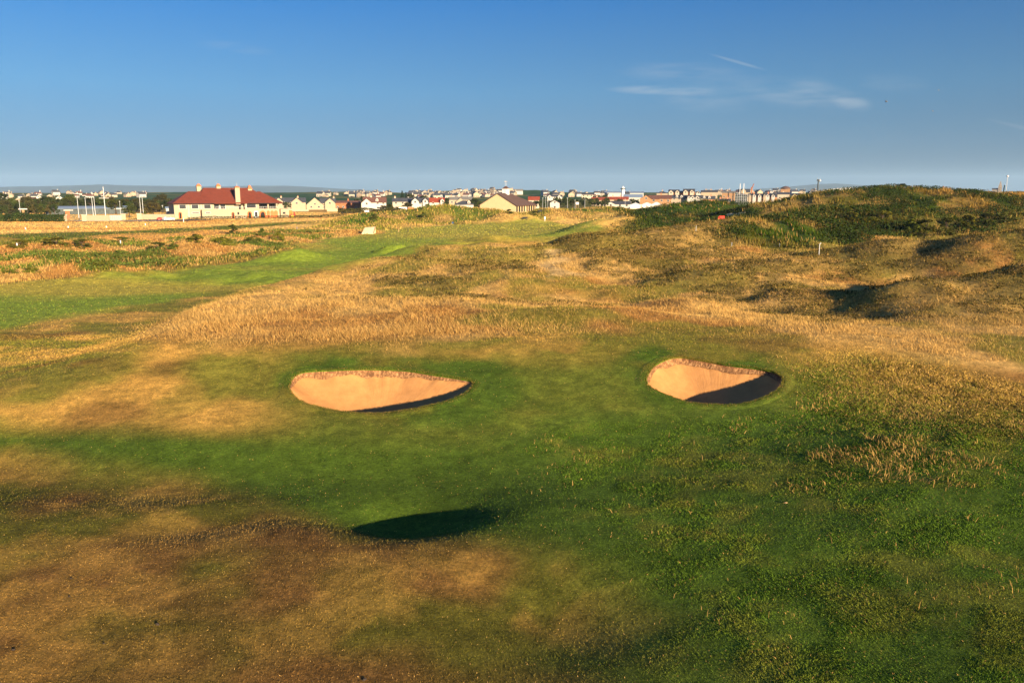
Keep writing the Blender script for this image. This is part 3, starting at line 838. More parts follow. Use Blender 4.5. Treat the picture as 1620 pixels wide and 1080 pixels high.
class MB:
    """collects shapes; build() links them as one mesh"""
    def __init__(s): s.v = []; s.f = []; s.m = []; s.mats = []
    def mi(s, m):
        m = MT[m] if isinstance(m, str) else m
        if m not in s.mats: s.mats.append(m)
        return s.mats.index(m)
    def add(s, V, Fs, m):
        o = len(s.v); k = s.mi(m)
        s.v += [tuple(p) for p in V]
        for f in Fs: s.f.append([i + o for i in f]); s.m.append(k)
        return s
    def box(s, x0, x1, y0, y1, z0, z1, m, tx=0.0, ty=0.0):
        V = [(x0, y0, z0), (x1, y0, z0), (x1, y1, z0), (x0, y1, z0), (x0 + tx, y0 + ty, z1), (x1 - tx, y0 + ty, z1), (x1 - tx, y1 - ty, z1), (x0 + tx, y1 - ty, z1)]
        return s.add(V, [(3, 2, 1, 0), (4, 5, 6, 7), (0, 1, 5, 4), (1, 2, 6, 5), (2, 3, 7, 6), (3, 0, 4, 7)], m)
    def prism(s, poly, y0, y1, m, axis='y'):
        """polygon in x-z pulled along y (or in y-z pulled along x)"""
        n = len(poly)
        if axis == 'y': V = [(p[0], y0, p[1]) for p in poly] + [(p[0], y1, p[1]) for p in poly]
        else: V = [(y0, p[0], p[1]) for p in poly] + [(y1, p[0], p[1]) for p in poly]
        Fs = [list(range(n)), list(range(2 * n - 1, n - 1, -1))] + [[i, i + n, (i + 1) % n + n, (i + 1) % n] for i in range(n)]
        return s.add(V, Fs, m)
    def tube(s, p0, p1, r0, r1, m, n=8):
        p0, p1 = Vector(p0), Vector(p1); d = (p1 - p0).normalized()
        a = d.orthogonal().normalized(); b = d.cross(a)
        V = [p0 + (a * math.cos(2 * math.pi * i / n) + b * math.sin(2 * math.pi * i / n)) * r0 for i in range(n)]
        V += [p1 + (a * math.cos(2 * math.pi * i / n) + b * math.sin(2 * math.pi * i / n)) * r1 for i in range(n)]
        return s.add(V, [[i, (i + 1) % n, (i + 1) % n + n, i + n] for i in range(n)] + [list(range(n))[::-1], list(range(n, 2 * n))], m)
    def lathe(s, prof, m, n=14, c=(0, 0)):
        V = []; Fs = []
        for r, z in prof: V += [(c[0] + r * math.cos(2 * math.pi * i / n), c[1] + r * math.sin(2 * math.pi * i / n), z) for i in range(n)]
        for k in range(len(prof) - 1):
            Fs += [[k * n + i, k * n + (i + 1) % n, (k + 1) * n + (i + 1) % n, (k + 1) * n + i] for i in range(n)]
        Fs += [list(range(n))[::-1], list(range((len(prof) - 1) * n, len(prof) * n))]
        return s.add(V, Fs, m)
    def build(s, name, parent=None, loc=(0, 0, 0), rz=0.0, smooth_=False):
        me = bpy.data.meshes.new(name); me.from_pydata(s.v, [], s.f)
        for m in s.mats: me.materials.append(m)
        me.polygons.foreach_set('material_index', np.array(s.m, np.int32))
        if smooth_: me.polygons.foreach_set('use_smooth', np.ones(len(s.f), bool))
        bm = bmesh.new(); bm.from_mesh(me); bmesh.ops.recalc_face_normals(bm, faces=bm.faces); bm.to_mesh(me); bm.free()
        o = bpy.data.objects.new(name, me); C.objects.link(o)
        o.parent = parent; o.location = loc; o.rotation_euler = (0, 0, rz)
        return o
def empty(name, loc, rz=0.0):
    o = bpy.data.objects.new(name, None); C.objects.link(o); o.location = loc; o.rotation_euler = (0, 0, rz); return o
def gz(x, y): return float(height(np.array([x]), np.array([y]))[0])
def copy_tree(o, parent=None):
    c = o.copy(); C.objects.link(c)
    if parent is not None: c.parent = parent
    for ch in o.children: copy_tree(ch, c)
    return c
_shared = {}
def shared_window(wd, ht):
    key = (round(wd, 1), round(ht, 1))
    if key not in _shared:
        m = MB(); w, h = key
        m.box(-w / 2, w / 2, -0.05, 0.0, 0, h, 'frame'); m.box(-w / 2 + 0.08, -0.03, -0.056, -0.04, 0.08, h - 0.08, 'glass'); m.box(0.03, w / 2 - 0.08, -0.056, -0.04, 0.08, h - 0.08, 'glass')
        o = m.build('window'); _shared[key] = o.data; bpy.data.objects.remove(o)
    return _shared[key]
def add_window(parent, x, y, z, wd, ht, rz=0.0):
    o = bpy.data.objects.new('window', shared_window(wd, ht)); C.objects.link(o)
    o.parent = parent; o.location = (x, y, z); o.rotation_euler = (0, 0, rz); return o
def gable_roof(m, x0, x1, y0, y1, ze, zr, mt, ridge='x', ov=0.35, th=0.18):
    if ridge == 'x':
        ym = (y0 + y1) / 2; k = (zr - ze) / (ym - y0)
        m.prism([(y0 - ov, ze - ov * k), (ym, zr), (y1 + ov, ze - ov * k), (y1 + ov, ze - ov * k + th), (ym, zr + th * 1.2), (y0 - ov, ze - ov * k + th)], x0 - ov, x1 + ov, mt, axis='x')
    else:
        xm = (x0 + x1) / 2; k = (zr - ze) / (xm - x0)
        m.prism([(x0 - ov, ze - ov * k), (xm, zr), (x1 + ov, ze - ov * k), (x1 + ov, ze - ov * k + th), (xm, zr + th * 1.2), (x0 - ov, ze - ov * k + th)], y0 - ov, y1 + ov, mt, axis='y')
def hip_roof(m, x0, x1, y0, y1, ze, zr, mt, r0=None, r1=None, ov=0.4, ym=None):
    ym = (y0 + y1) / 2 if ym is None else ym; half = (y1 - y0) / 2
    r0 = min(x0 + half, (x0 + x1) / 2 - 0.05) if r0 is None else r0; r1 = max(x1 - half, (x0 + x1) / 2 + 0.05) if r1 is None else r1
    a, b, c, d = x0 - ov, x1 + ov, y0 - ov, y1 + ov
    V = [(a, c, ze), (b, c, ze), (b, d, ze), (a, d, ze), (r0, ym, zr), (r1, ym, zr), (a, c, ze - 0.2), (b, c, ze - 0.2), (b, d, ze - 0.2), (a, d, ze - 0.2)]
    m.add(V, [(0, 1, 5, 4), (1, 2, 5), (2, 3, 4, 5), (3, 0, 4), (6, 7, 1, 0), (7, 8, 2, 1), (8, 9, 3, 2), (9, 6, 0, 3), (9, 8, 7, 6)], mt)
def house_walls(m, x0, x1, y0, y1, ze, zr, mt, ridge='x', zb=-1.0):
    if ridge == 'hip': m.box(x0, x1, y0, y1, zb, ze, mt)
    elif ridge == 'x':
        ym = (y0 + y1) / 2
        m.prism([(y0, zb), (y1, zb), (y1, ze), (ym, zr), (y0, ze)], x0, x1, mt, axis='x')
    else:
        xm = (x0 + x1) / 2
        m.prism([(x0, zb), (x1, zb), (x1, ze), (xm, zr), (x0, ze)], y0, y1, mt, axis='y')
def house(label, u0, u1, vtop, veave, y, ridge='x', wall='cream', roof='slate', gables=(), chim=(0.15,), depth=8.0, name='house', rot=None, cat='house', dormers=(), win=True, group=None):
    """a house standing on the ground at distance y; gables = (u0, u1, vtop) of the wings that face the links"""
    uc = (u0 + u1) / 2; x = ax(uc, y); z = gz(x, y)
    rz = -math.atan2(x, y) if rot is None else rot
    sc_ = math.hypot(x, y) / math.hypot((uc - 810), F)       # metres per pixel
    w = (u1 - u0) * sc_; ztop = at(uc, vtop, y)[1] - z; ze = at(uc, veave, y)[1] - z
    ze = max(ze, 2.2); ztop = max(ztop, ze + 1.0)
    root = tag(empty(name, (x, y, z), rz), label, cat, group)
    a, b = -w / 2, w / 2
    m = MB(); house_walls(m, a, b, 0, depth, ze, ztop, wall, ridge); m.build('wall', root)
    m = MB()
    if ridge == 'hip': hip_roof(m, a, b, 0, depth, ze, ztop, roof)
    else: gable_roof(m, a, b, 0, depth, ze, ztop + 0.01, roof, ridge)
    m.build('roof', root)
    for g in gables:
        ga, gb, gv = (g[0] - uc) * sc_, (g[1] - uc) * sc_, at(uc, g[2], y)[1] - z
        gw = gb - ga; ge = max(gv - gw * 0.42, 2.0)
        m = MB(); house_walls(m, ga, gb, -1.2, depth * 0.5, ge, gv, g[3] if len(g) > 3 else wall, 'y'); m.build('gable_wing', root)
        m = MB(); gable_roof(m, ga, gb, -1.2, depth * 0.5, ge, gv + 0.01, roof, 'y', ov=0.2); m.build('gable_roof', root)
        if win: add_window(root, (ga + gb) / 2, -1.2, max(ge - 1.0, 0.6), min(1.2, gw * 0.4), 1.3)
    for c in chim:
        m = MB(); cx = a + c * w; cy = depth / 2; zb = ztop - 1.2
        m.box(cx - 0.45, cx + 0.45, cy - 0.35, cy + 0.35, zb, ztop + 1.0, wall if wall != 'white' else 'pale'); m.box(cx - 0.52, cx + 0.52, cy - 0.42, cy + 0.42, ztop + 1.0, ztop + 1.12, 'greyroof')
        for k in (-0.2, 0.2): m.tube((cx + k, cy, ztop + 1.12), (cx + k, cy, ztop + 1.5), 0.13, 0.10, 'pot', 6)
        m.build('chimney', root)
    for d in dormers:
        dx = (d - uc) * sc_; m = MB(); dz = ze + (ztop - ze) * 0.2
        m.prism([(dx - 0.8, dz), (dx + 0.8, dz), (dx + 0.8, dz + 1.1), (dx, dz + 1.8), (dx - 0.8, dz + 1.1)], 0.5, depth * 0.4, 'white'); m.build('dormer', root)
        add_window(root, dx, 0.5, dz + 0.2, 0.9, 0.9)
    if win and ridge != 'y':
        occ = [((g[0] - uc) * sc_ - 0.4, (g[1] - uc) * sc_ + 0.4) for g in gables]
        nwin = max(1, int(w / 3.2))
        for fl in range(2 if ze > 4.4 else 1):
            for i in range(nwin):
                wx = a + (i + 0.5) * w / nwin
                if any(p < wx < q for p, q in occ): continue
                add_window(root, wx, 0, 0.9 + fl * 2.6, 1.2, 1.2)
    elif win:
        for wx in ((-w * 0.22, w * 0.22) if w > 6 else (0,)): add_window(root, wx, 0, 1.0, 1.2, 1.2)
        if ztop > 5: add_window(root, 0, 0, ze - 0.2 if ze > 3 else 2.9, 1.1, 1.2)
    return root
# ------------------------------------------------------------------ trees and bushes
def make_tree(name, kind, seed, hue):
    """unit tree: 1 m tall, crown 1 m wide; scaled where it stands"""
    rg = np.random.default_rng(seed)
    root = empty(name, (0, 0, 0))
    m = MB()
    top = 0.75 if kind != 'bush' else 0.4
    m.tube((0, 0, -0.08), (0.01, 0.005, top * 0.5), 0.035, 0.025, 'bark', 7); m.tube((0.01, 0.005, top * 0.5), (-0.01, 0.01, top), 0.025, 0.008, 'bark', 6)
    cl = []
    if kind == 'conifer':
        for k in range(26):
            z = rg.uniform(0.12, 0.97); r = 0.42 * (1.02 - z) ** 0.8; th = rg.uniform(0, 6.28)
            cl.append((math.cos(th) * r * 0.7, math.sin(th) * r * 0.7, z, 0.05 + 0.10 * (1 - z)))
    else:
        nb = 22 if kind == 'round' else 26
        z0 = 0.30 if kind == 'round' else 0.02
        for k in range(nb):
            th = rg.uniform(0, 6.28); q = rg.uniform(0, 1) ** 0.5; zz = rg.uniform(0, 1)
            z = z0 + (0.93 - z0) * zz; r = 0.40 * q * math.sqrt(max(0.08, 1 - (2 * zz - 0.9) ** 2 * 0.85)) if kind == 'round' else 0.42 * q * math.sqrt(max(0.05, 1 - zz ** 1.5))
            cl.append((math.cos(th) * r, math.sin(th) * r, z, rg.uniform(0.09, 0.17)))
    for c in cl[::3]:
        zb = max(0.1, c[2] * 0.55); m.tube((0, 0, zb), (c[0] * 0.85, c[1] * 0.85, c[2] - 0.02), 0.014, 0.005, 'bark', 5)
    m.build('trunk', root)
    P = []; K = []
    for c in cl:
        n = 95
        d = rg.normal(size=(n, 3)); d /= np.linalg.norm(d, axis=1)[:, None]
        rr = c[3] * rg.uniform(0.35, 1.0, n)[:, None] ** 0.6
        P.append(np.array(c[:3]) + d * rr * np.array([1, 1, 0.8])); K.append(np.full(n, rg.uniform(0.65, 1.35)))
    P = np.vstack(P); K = np.concatenate(K)
    leaves('crown', P, 0.034, np.array(hue)[None, :] * K[:, None], root)
    return root
PROTO = {k: make_tree(n, t, s, h) for k, n, t, s, h in [
    ('round', 'broadleaf_tree', 'round', 1, (0.040, 0.055, 0.014)), ('round2', 'broadleaf_tree', 'round', 2, (0.052, 0.050, 0.018)), ('dark', 'broadleaf_tree', 'round', 3, (0.030, 0.040, 0.012)),
    ('conifer', 'conifer_tree', 'conifer', 4, (0.022, 0.038, 0.014)), ('bush', 'bush', 'bush', 5, (0.110, 0.135, 0.022)), ('gorse', 'gorse_bush', 'bush', 6, (0.075, 0.085, 0.018))]}
USED = set()
def tree(kind, u, vtop, y, wpx, label, cat='tree', group=None, vbase=None, name=None):
    if vbase is not None:
        x, y = hit([u], [vbase])[0]
    else: x = ax(u, y)
    z = gz(x, y)
    h = max(at(u, vtop, y)[1] - z, 0.6); w = wpx * y / F
    o = PROTO[kind] if kind not in USED else copy_tree(PROTO[kind])
    USED.add(kind)
    if name: o.name = name
    sink = 0.15 * h if kind in ('bush', 'gorse') else 0.0
    o.location = (x, y, z - sink); o.scale = (w, w * (0.7 if sink else 1.0), h + sink); o.rotation_euler = (0, 0, random.uniform(0, 6.28))
    for k in ('label', 'category', 'group'):
        if k in o: del o[k]
    tag(o, label, cat, group)
    return o

# ------------------------------------------------------------------ clubhouse
def clubhouse():
    y0 = 326.0; x0 = ax(276, y0); z0 = gz(x0, y0)
    root = tag(empty('clubhouse', (x0, y0, z0), R(30)), 'long cream clubhouse with wide red hipped roof, tall chimney and orange arches', 'clubhouse')
    L = 43.0
    w = MB()
    w.box(0, 15.4, 0, 16, -1.5, 6.1, 'cream'); w.box(15.4, 27.9, 3.0, 16, -1.5, 6.1, 'cream'); w.box(27.9, 42.4, 0.6, 16, -1.5, 3.6, 'cream')
    w.box(27.9, 33.4, 0.6, 16, 3.6, 6.1, 'cream'); w.box(33.4, 42.0, 5.0, 16, 3.6, 6.1, 'cream')
    w.build('wall', root)
    t = MB(); t.box(10.2, 27.9, -2.6, 0 - 0.003, -1.5, 3.55, 'cream'); t.box(15.4, 27.9, -0.003, 3.0, -1.5, 3.5, 'cream'); t.build('terrace', root)
    t = MB(); t.box(42.4, 47.2, -0.8, 6, -1.5, 3.5, 'cream'); t.build('terrace', root)
    rl = MB()
    for i in range(13): rl.box(15.6 + i, 15.66 + i, -2.5, -2.44, 3.55, 4.5, 'galv')
    rl.box(15.5, 27.9, -2.52, -2.42, 4.5, 4.58, 'galv'); rl.build('balustrade', root)
    rl = MB()
    for i in range(9): rl.box(33.6 + i, 33.66 + i, 0.7, 0.76, 3.6, 4.5, 'galv')
    rl.box(33.5, 42.2, 0.68, 0.78, 4.5, 4.58, 'galv'); rl.build('balustrade', root)
    r = MB()
    hip_roof(r, 9, 39, 0.2, 17.5, 6.1, 12.4, 'clay', 13.2, 32.4, ov=0.6, ym=9)
    r.build('roof', root)
    r = MB(); hip_roof(r, 0, 15.0, -0.5, 17, 6.1, 10.9, 'clay', 6.9, 12.6, ov=0.6, ym=7); r.build('roof', root)
    r = MB(); hip_roof(r, 29.5, 43.2, -0.2, 17, 6.12, 10.9, 'clay', 34.8, 36.0, ov=0.6, ym=7); r.build('roof', root)
    f = MB(); f.box(-0.6, 15.6, -1.16, -1.1, 5.8, 6.08, 'dark'); f.build('gutter', root)
    f = MB(); f.box(28.9, 43.8, -0.86, -0.8, 5.8, 6.08, 'dark'); f.build('gutter', root)
    def win(a, b, z0_, z1, yy):
        m = MB(); m.box(a, b, yy - 0.10, yy, z0_, z1, 'frame'); m.box(a + 0.15, b - 0.15, yy - 0.12, yy - 0.08, z0_ + 0.12, z1 - 0.12, 'glass')
        for k in range(1, 3):
            q = a + (b - a) * k / 3; m.box(q - 0.05, q + 0.05, yy - 0.14, yy - 0.10, z0_ + 0.12, z1 - 0.12, 'dark')
        m.build('window', root)
    for a, b in ((1.9, 4.7), (6.6, 9.5), (11.4, 14.3)): win(a, b, 3.85, 5.65, 0)
    for a, b in ((6.6, 9.6), (11.4, 13.6)): win(a, b, 2.0, 2.6, 0 if a < 9 else -2.6)
    win(15.8, 18.1, 3.6, 5.7, 3.0); win(18.3, 20.6, 3.6, 5.7, 3.0); win(28.5, 32.6, 3.95, 5.7, 0.6); win(34.0, 41.6, 3.65, 5.9, 5.0)
    m = MB(); m.box(25.9, 26.9, 2.9, 3.0, 3.5, 5.8, 'dark'); m.build('door', root)
    for c in (33.5, 37.6, 42.0):
        m = MB(); m.box(c - 0.3, c + 0.3, 0.65, 1.25, 3.6, 6.0, 'cream'); m.build('column', root)
    for c in (5.5, 10.4):
        m = MB(); m.box(c - 0.35, c + 0.35, -0.12, -0.003, -0.2, 6.0, 'pale'); m.build('pilaster', root)
    def arch(cx, wd, h, yy, rim, inner='dark', nm='arch'):
        def shape(w_, h_): return [(cx - w_ / 2, -0.1), (cx + w_ / 2, -0.1)] + [(cx + w_ / 2 * math.cos(q), h_ - w_ / 2 + w_ / 2 * math.sin(q)) for q in np.linspace(0, math.pi, 9)]
        m = MB(); m.prism(shape(wd, h), yy - 0.14, yy + 0.02, rim); m.prism(shape(wd * 0.62, h - wd * 0.2), yy - 0.18, yy - 0.08, inner); m.build(nm, root)  # flat dark panel paints the shade of a recessed opening
    arch(2.2, 1.3, 2.7, 0, 'orange', nm='arched_door'); arch(22.3, 1.2, 2.5, -2.6, 'orange', nm='arched_door'); arch(29.7, 1.9, 2.7, 0.6, 'orange', nm='arched_door')
    m = MB(); m.box(31.6, 33.2, 0.48, 0.6, 0, 2.7, 'grey'); m.box(31.8, 33.0, 0.44, 0.5, 0.3, 2.4, 'glass'); m.build('window', root)
    arch(35.1, 2.9, 2.9, 0.6, 'orange'); arch(37.5, 1.3, 2.9, 0.6, 'orange', 'pot'); arch(39.1, 1.4, 2.9, 0.6, 'orange', 'pot'); arch(40.7, 1.6, 2.9, 0.6, 'orange', 'pot')
    m = MB(); m.box(24.1, 24.8, -2.7, -2.6, 1.4, 2.4, 'dark'); m.build('window', root)
    m = MB(); m.box(43.3, 44.4, -0.92, -0.8, 1.4, 2.2, 'glass'); m.build('window', root)
    m = MB(); m.box(46.0, 47.3, -1.0, -0.8, -0.2, 2.9, 'orange'); m.build('orange_panel', root)
    def chimney(x, y, z0_, z1, w_, cap='pot', pyr=0.9):
        m = MB(); m.box(x - w_ / 2, x + w_ / 2, y - w_ / 2, y + w_ / 2, z0_, z1, 'cream'); m.box(x - w_ / 2 - 0.12, x + w_ / 2 + 0.12, y - w_ / 2 - 0.12, y + w_ / 2 + 0.12, z1, z1 + 0.2, cap)
        m.box(x - w_ / 2 - 0.05, x + w_ / 2 + 0.05, y - w_ / 2 - 0.05, y + w_ / 2 + 0.05, z1 + 0.2, z1 + 0.2 + pyr, cap, w_ * 0.35, w_ * 0.35); m.build('chimney', root)
    chimney(11.9, 12.5, 8, 13.0, 1.8); chimney(19.3, 9.4, 11.6, 13.0, 1.7); chimney(25.2, 1.0, 5.5, 12.4, 1.9, pyr=0.5); chimney(31.9, 8.2, 10.5, 11.9, 1.7, pyr=1.4)
    m = MB(); m.tube((18.7, 9.2, 12), (18.7, 9.2, 15.2), 0.05, 0.03, 'galv', 6); m.build('aerial', root)
    m = MB(); m.tube((25.2, 1.0, 12.8), (25.2, 1.0, 14.6), 0.05, 0.03, 'galv', 6); m.box(24.8, 25.6, 0.98, 1.02, 13.7, 13.75, 'galv'); m.box(25.0, 25.4, 0.98, 1.02, 14.2, 14.25, 'galv'); m.build('aerial', root)
clubhouse()

# ------------------------------------------------------------------ pavilion with the cupola
def pavilion():
    y0 = 325.0; x0 = ax(816, y0); z0 = gz(x0, y0)
    zt = at(816, 324.8, y0)[1] - z0                        # eaves
    zr = at(788, 306.5, y0 + 5)[1] - z0
    zf = at(816, 336, y0)[1] - z0
    root = tag(empty('pavilion', (x0, y0, z0), R(-19)), 'pale yellow pavilion with dark roof, blank gable and white cupola', 'pavilion')
    # local: +x runs back along the colonnade, gable runs along -x' (that is +y turned); gable faces left-front
    Wg, Lc = 15.5, 27.0
    m = MB(); m.prism([(-0.0, -2), (-Wg, -2), (-Wg, zt), (-Wg / 2, zr), (0, zt)], 0.0, 0.5, 'sandstone'); m.box(-Wg + 0.5, -0.5, 0.5, Lc, -2, zt - 0.4, 'sandstone'); m.build('wall', root)
    # colonnade on the right side
    m = MB(); m.box(-0.5, -0.29, 0.5, Lc, -2, zf, 'sandstone'); m.box(-0.45, -0.29, 0.5, Lc, zt - 0.35, zt - 0.02, 'sandstone'); m.build('plinth', root)
    for i in range(9):
        yy = 0.9 + i * (Lc - 0.9) / 8
        m = MB(); m.box(-0.415, -0.31, yy - (0.9 if i == 4 else 0.42), yy + (0.9 if i == 4 else 0.42), zf, zt - 0.35, 'sandstone'); m.build('column', root)
    m = MB(); m.box(-0.56, -0.42, 0.5, Lc, zf, zt - 0.4, 'dark'); m.build('shaded_glass', root)
    r = MB()
    e = 0.6; k = (zr - zt) / (Wg / 2)
    A, B = (e, -0.4, zt - e * k), (-Wg - e, -0.4, zt - e * k)
    D, E = (e, Lc + e, zt - e * k), (-Wg - e, Lc + e, zt - e * k)
    P0, P1 = (-Wg / 2, -0.4, zr + 0.05), (-Wg / 2, Lc - 12.0, zr + 0.05)
    V = [A, D, E, B, P0, P1]; V2 = [(p[0], p[1], p[2] + 0.22) for p in V]
    r.add(V + V2, [(0, 1, 5, 4), (1, 2, 5), (2, 3, 4, 5), (6, 10, 11, 7), (7, 11, 8), (8, 11, 10, 9), (0, 6, 7, 1), (1, 7, 8, 2), (2, 8, 9, 3), (0, 4, 10, 6), (3, 9, 10, 4)], 'umber')
    r.build('roof', root)
    c = MB(); cx, cy = -Wg / 2, 10.0
    c.box(cx - 1.15, cx + 1.15, cy - 1.15, cy + 1.15, zr - 1.2, zr + 2.0, 'whitep'); cu = c.build('cupola', root)
    for q in range(4):
        l = MB()
        for s in range(5): l.box(-0.6, 0.6, -1.2, -1.16, zr + 0.5 + s * 0.26, zr + 0.66 + s * 0.26, 'galv')
        l.build('louvre', cu, (cx, cy, 0), q * math.pi / 2)
    c = MB(); c.box(cx - 1.35, cx + 1.35, cy - 1.35, cy + 1.35, zr + 2.0, zr + 3.1, 'umber', 1.15, 1.15); c.build('cupola_roof', root)
    v = MB(); v.tube((cx, cy, zr + 3.0), (cx, cy, zr + 5.2), 0.07, 0.04, 'grey', 6); v.box(cx - 0.9, cx + 0.9, cy - 0.03, cy + 0.03, zr + 3.9, zr + 3.98, 'grey'); v.box(cx - 0.03, cx + 0.03, cy - 0.9, cy + 0.9, zr + 3.8, zr + 3.88, 'grey')
    v.prism([(cx - 0.8, zr + 4.7), (cx + 0.2, zr + 4.6), (cx + 0.9, zr + 4.9), (cx + 0.3, zr + 5.1), (cx - 0.5, zr + 5.3)], cy - 0.03, cy + 0.03, 'grey'); v.build('weather_vane', root)
pavilion()

# ------------------------------------------------------------------ town houses one can tell apart
H = house
H('cream house with slate roof beside the clubhouse, gable at its left end', 438, 466, 313.4, 320, 480, gables=((436, 449, 313.2),), chim=(0.3,))
H('cream house with a chimney on its gable, second in the row right of the clubhouse', 463, 484, 313.4, 320, 482, gables=((462, 479, 313.0),), chim=(0.45,), depth=9)
H('cream house with the widest gable of the row right of the clubhouse', 486, 512, 312.8, 324, 486, ridge='y', chim=(), depth=12)
H('cream house with balcony, last of the pale row before the brick houses', 508, 531, 314, 321, 488, gables=((515, 530, 313.8),), chim=(0.9,))
H('low orange brick house with a tall brick chimney beside it', 531, 556, 318, 321, 490, wall='brick', roof='brown', chim=(0.82,))
H('small orange brick house left of the brown roofed white house', 556, 571, 318.2, 321.5, 485, wall='brick', roof='brown', chim=())
H('white house with brown roof and a gable at its left end', 576, 611, 312.3, 320, 470, wall='white', roof='brown', gables=((573, 589, 314.2),), chim=(0.35,), dormers=(597,))
H('cream house with dark slate roof and a thick end chimney', 622, 653, 313.8, 319, 482, wall='pale', chim=(0.12,), depth=9)
H('white house with two gables and slate roof left of the red roofed one', 652, 678, 313.8, 320, 478, wall='white', gables=((652, 663, 313.6), (669, 677, 314.2)), chim=())
H('white house with a bright red tiled roof', 680, 703, 313.4, 320, 480, wall='white', roof='red', gables=((697, 703, 314.5),), chim=(0.5,))
H('cream house with grey green roof left of the pavilion', 711, 747, 311.8, 316, 520, roof='greyroof', gables=((722, 736, 313.2),), chim=(0.1,), dormers=())
H('low house with dark hipped roof and a white dormer', 720, 749, 317.5, 323.5, 440, ridge='hip', wall='white', roof='slate', chim=(), dormers=(742,))
H('house with red roof seen just right of the pavilion', 836, 853, 311.5, 316.5, 520, wall='pale', roof='red', chim=())
H('flat white building on the hilltop behind the cupola', 812, 827, 299.4, 302, 1150, wall='white', roof='greyroof', chim=(), win=False)
H('pair of white gables among the dark trees right of the pavilion', 866, 889, 308.6, 311.2, 700, wall='white', gables=((866, 873, 308.4), (881, 888, 308.6)), chim=())
H('white shed gable below the dark trees right of the pavilion', 870, 885, 317, 321, 470, ridge='y', wall='white', roof='pale' if False else 'slate', chim=(), depth=6)
H('pale flats on the skyline above the dark trees', 920, 938, 305.8, 308, 750, wall='pale', roof='slate', chim=())
H('red roofed terrace left of the other red terrace', 936, 962, 312.6, 316.4, 520, wall='warm', roof='red', chim=(0.3,))
H('red roofed terrace behind the white bungalow', 963, 993, 311.8, 315.6, 560, wall='warm', roof='red', chim=(0.2, 0.6))
H('long white bungalow with slate roof and a bay gable', 954, 996, 319, 323, 450, wall='white', gables=((958, 974, 319.6),), chim=())
H('large pale shed left of the white tower', 956, 982, 302.8, 305, 800, wall='white', roof='shedroof', chim=(), win=False, cat='shed', name='shed')
H('large pale shed right of the white tower', 996, 1017, 303.2, 305.4, 800, wall='white', roof='shedroof', chim=(), win=False, cat='shed', name='shed')
H('wide shed with blue grey roof below the white tower', 986, 1015, 307.8, 312, 650, wall='white', roof='shedroof', chim=(), win=False, cat='shed', name='shed')
H('tan brick house with a broad gable facing the links', 1012, 1031, 308.6, 315, 452, ridge='y', wall='tan', roof='brown', chim=(), depth=9)
H('tan brick house with red brown roof behind the broad gabled one', 1026, 1041, 309.4, 315, 462, wall='tan', roof='brown', chim=())
H('tan brick house at the foot of the town with a long brown roof', 1041, 1061, 309.2, 314.4, 464, wall='tan', roof='brown', chim=(0.2,))
H('cream house with dark hipped roof on the skyline', 1038, 1055, 302.6, 305.6, 700, ridge='hip', wall='cream', chim=(0.5,))
H('tall brick house with twin gables on the skyline, the lower of two', 1057, 1073, 300.4, 303.6, 640, wall='brick', gables=((1057, 1064, 301, 'pale'), (1067, 1073, 301, 'pale')), chim=())
H('brick house between the two pairs of skyline gables', 1073, 1080, 302.4, 305, 645, wall='brick', chim=())
H('tall brick house with twin gables on the skyline, the higher of two', 1080, 1097, 299.2, 303, 640, wall='brick', gables=((1080, 1087, 300.4, 'pale'), (1090, 1096, 300.4, 'pale')), chim=())
H('white and brick house under the twin gabled houses', 1062, 1085, 309, 313.6, 560, wall='warm', dormers=(1070, 1077), chim=())
H('white terrace house with three steep gables', 1086, 1110, 309.4, 314, 555, wall='white', gables=((1087, 1092, 309.8), (1092, 1098, 309.6), (1099, 1105, 309.6)), chim=())
H('terrace with white dormers right of the three white gables', 1110, 1129, 310.6, 315, 560, wall='pink', dormers=(1113, 1121), chim=(0.7,))
H('pink terrace with three tiny gables at the foot of the town', 1132, 1154, 315, 319.5, 490, wall='pink', gables=((1133, 1138, 316, 'white'), (1140, 1145, 316, 'white'), (1147, 1152, 315.6, 'white')), chim=(0.3, 0.8))
H('long pink terrace with white gables and cream bays', 1183, 1226, 307, 311.6, 500, wall='pink', gables=((1184, 1188, 307.4, 'cream'), (1190, 1195, 307, 'white'), (1198, 1203, 307.4, 'white'), (1206, 1210, 307.4, 'cream'), (1210, 1215, 307, 'white'), (1218, 1223, 307.4, 'white')), chim=(0.2, 0.7))
H('white gabled house with two flagpoles on the skyline', 1167, 1184, 299.4, 304, 700, wall='cream', gables=((1171, 1178, 298.4),), chim=())
H('cream house with a steep gable left of the cream flats', 1100, 1107, 302.5, 306, 650, ridge='y', wall='white', chim=())
H('long cream flats with dark roof on the skyline', 1108, 1133, 301.4, 304, 660, wall='cream', chim=(0.3, 0.6))
H('tan flats with dark roof left of the gabled white house', 1141, 1161, 302.4, 305, 700, wall='tan', roof='greyroof', chim=())
H('yellow gabled house right of the pink terrace', 1251, 1263, 306, 309.6, 600, wall='sandstone', gables=((1252, 1259, 306.6),), chim=())
H('terrace of cream gables under the floodlight mast', 1277, 1302, 302.6, 305.4, 700, wall='pale', gables=((1279, 1283, 303), (1285, 1289, 303), (1291, 1295, 303)), chim=())
H('terrace of cream gables right of the floodlight mast', 1301, 1318, 302.8, 305.6, 690, wall='pale', gables=((1302, 1306, 303.2), (1309, 1313, 303.2)), chim=())
H('pair of small white gabled houses next to the high dune', 1287, 1303, 309.4, 312, 560, wall='white', gables=((1288, 1293, 309.6), (1293, 1299, 309.8)), chim=())
H('cream house at the right end of the pink terrace', 1228, 1246, 304.6, 307.4, 640, wall='pale', chim=(0.5,))
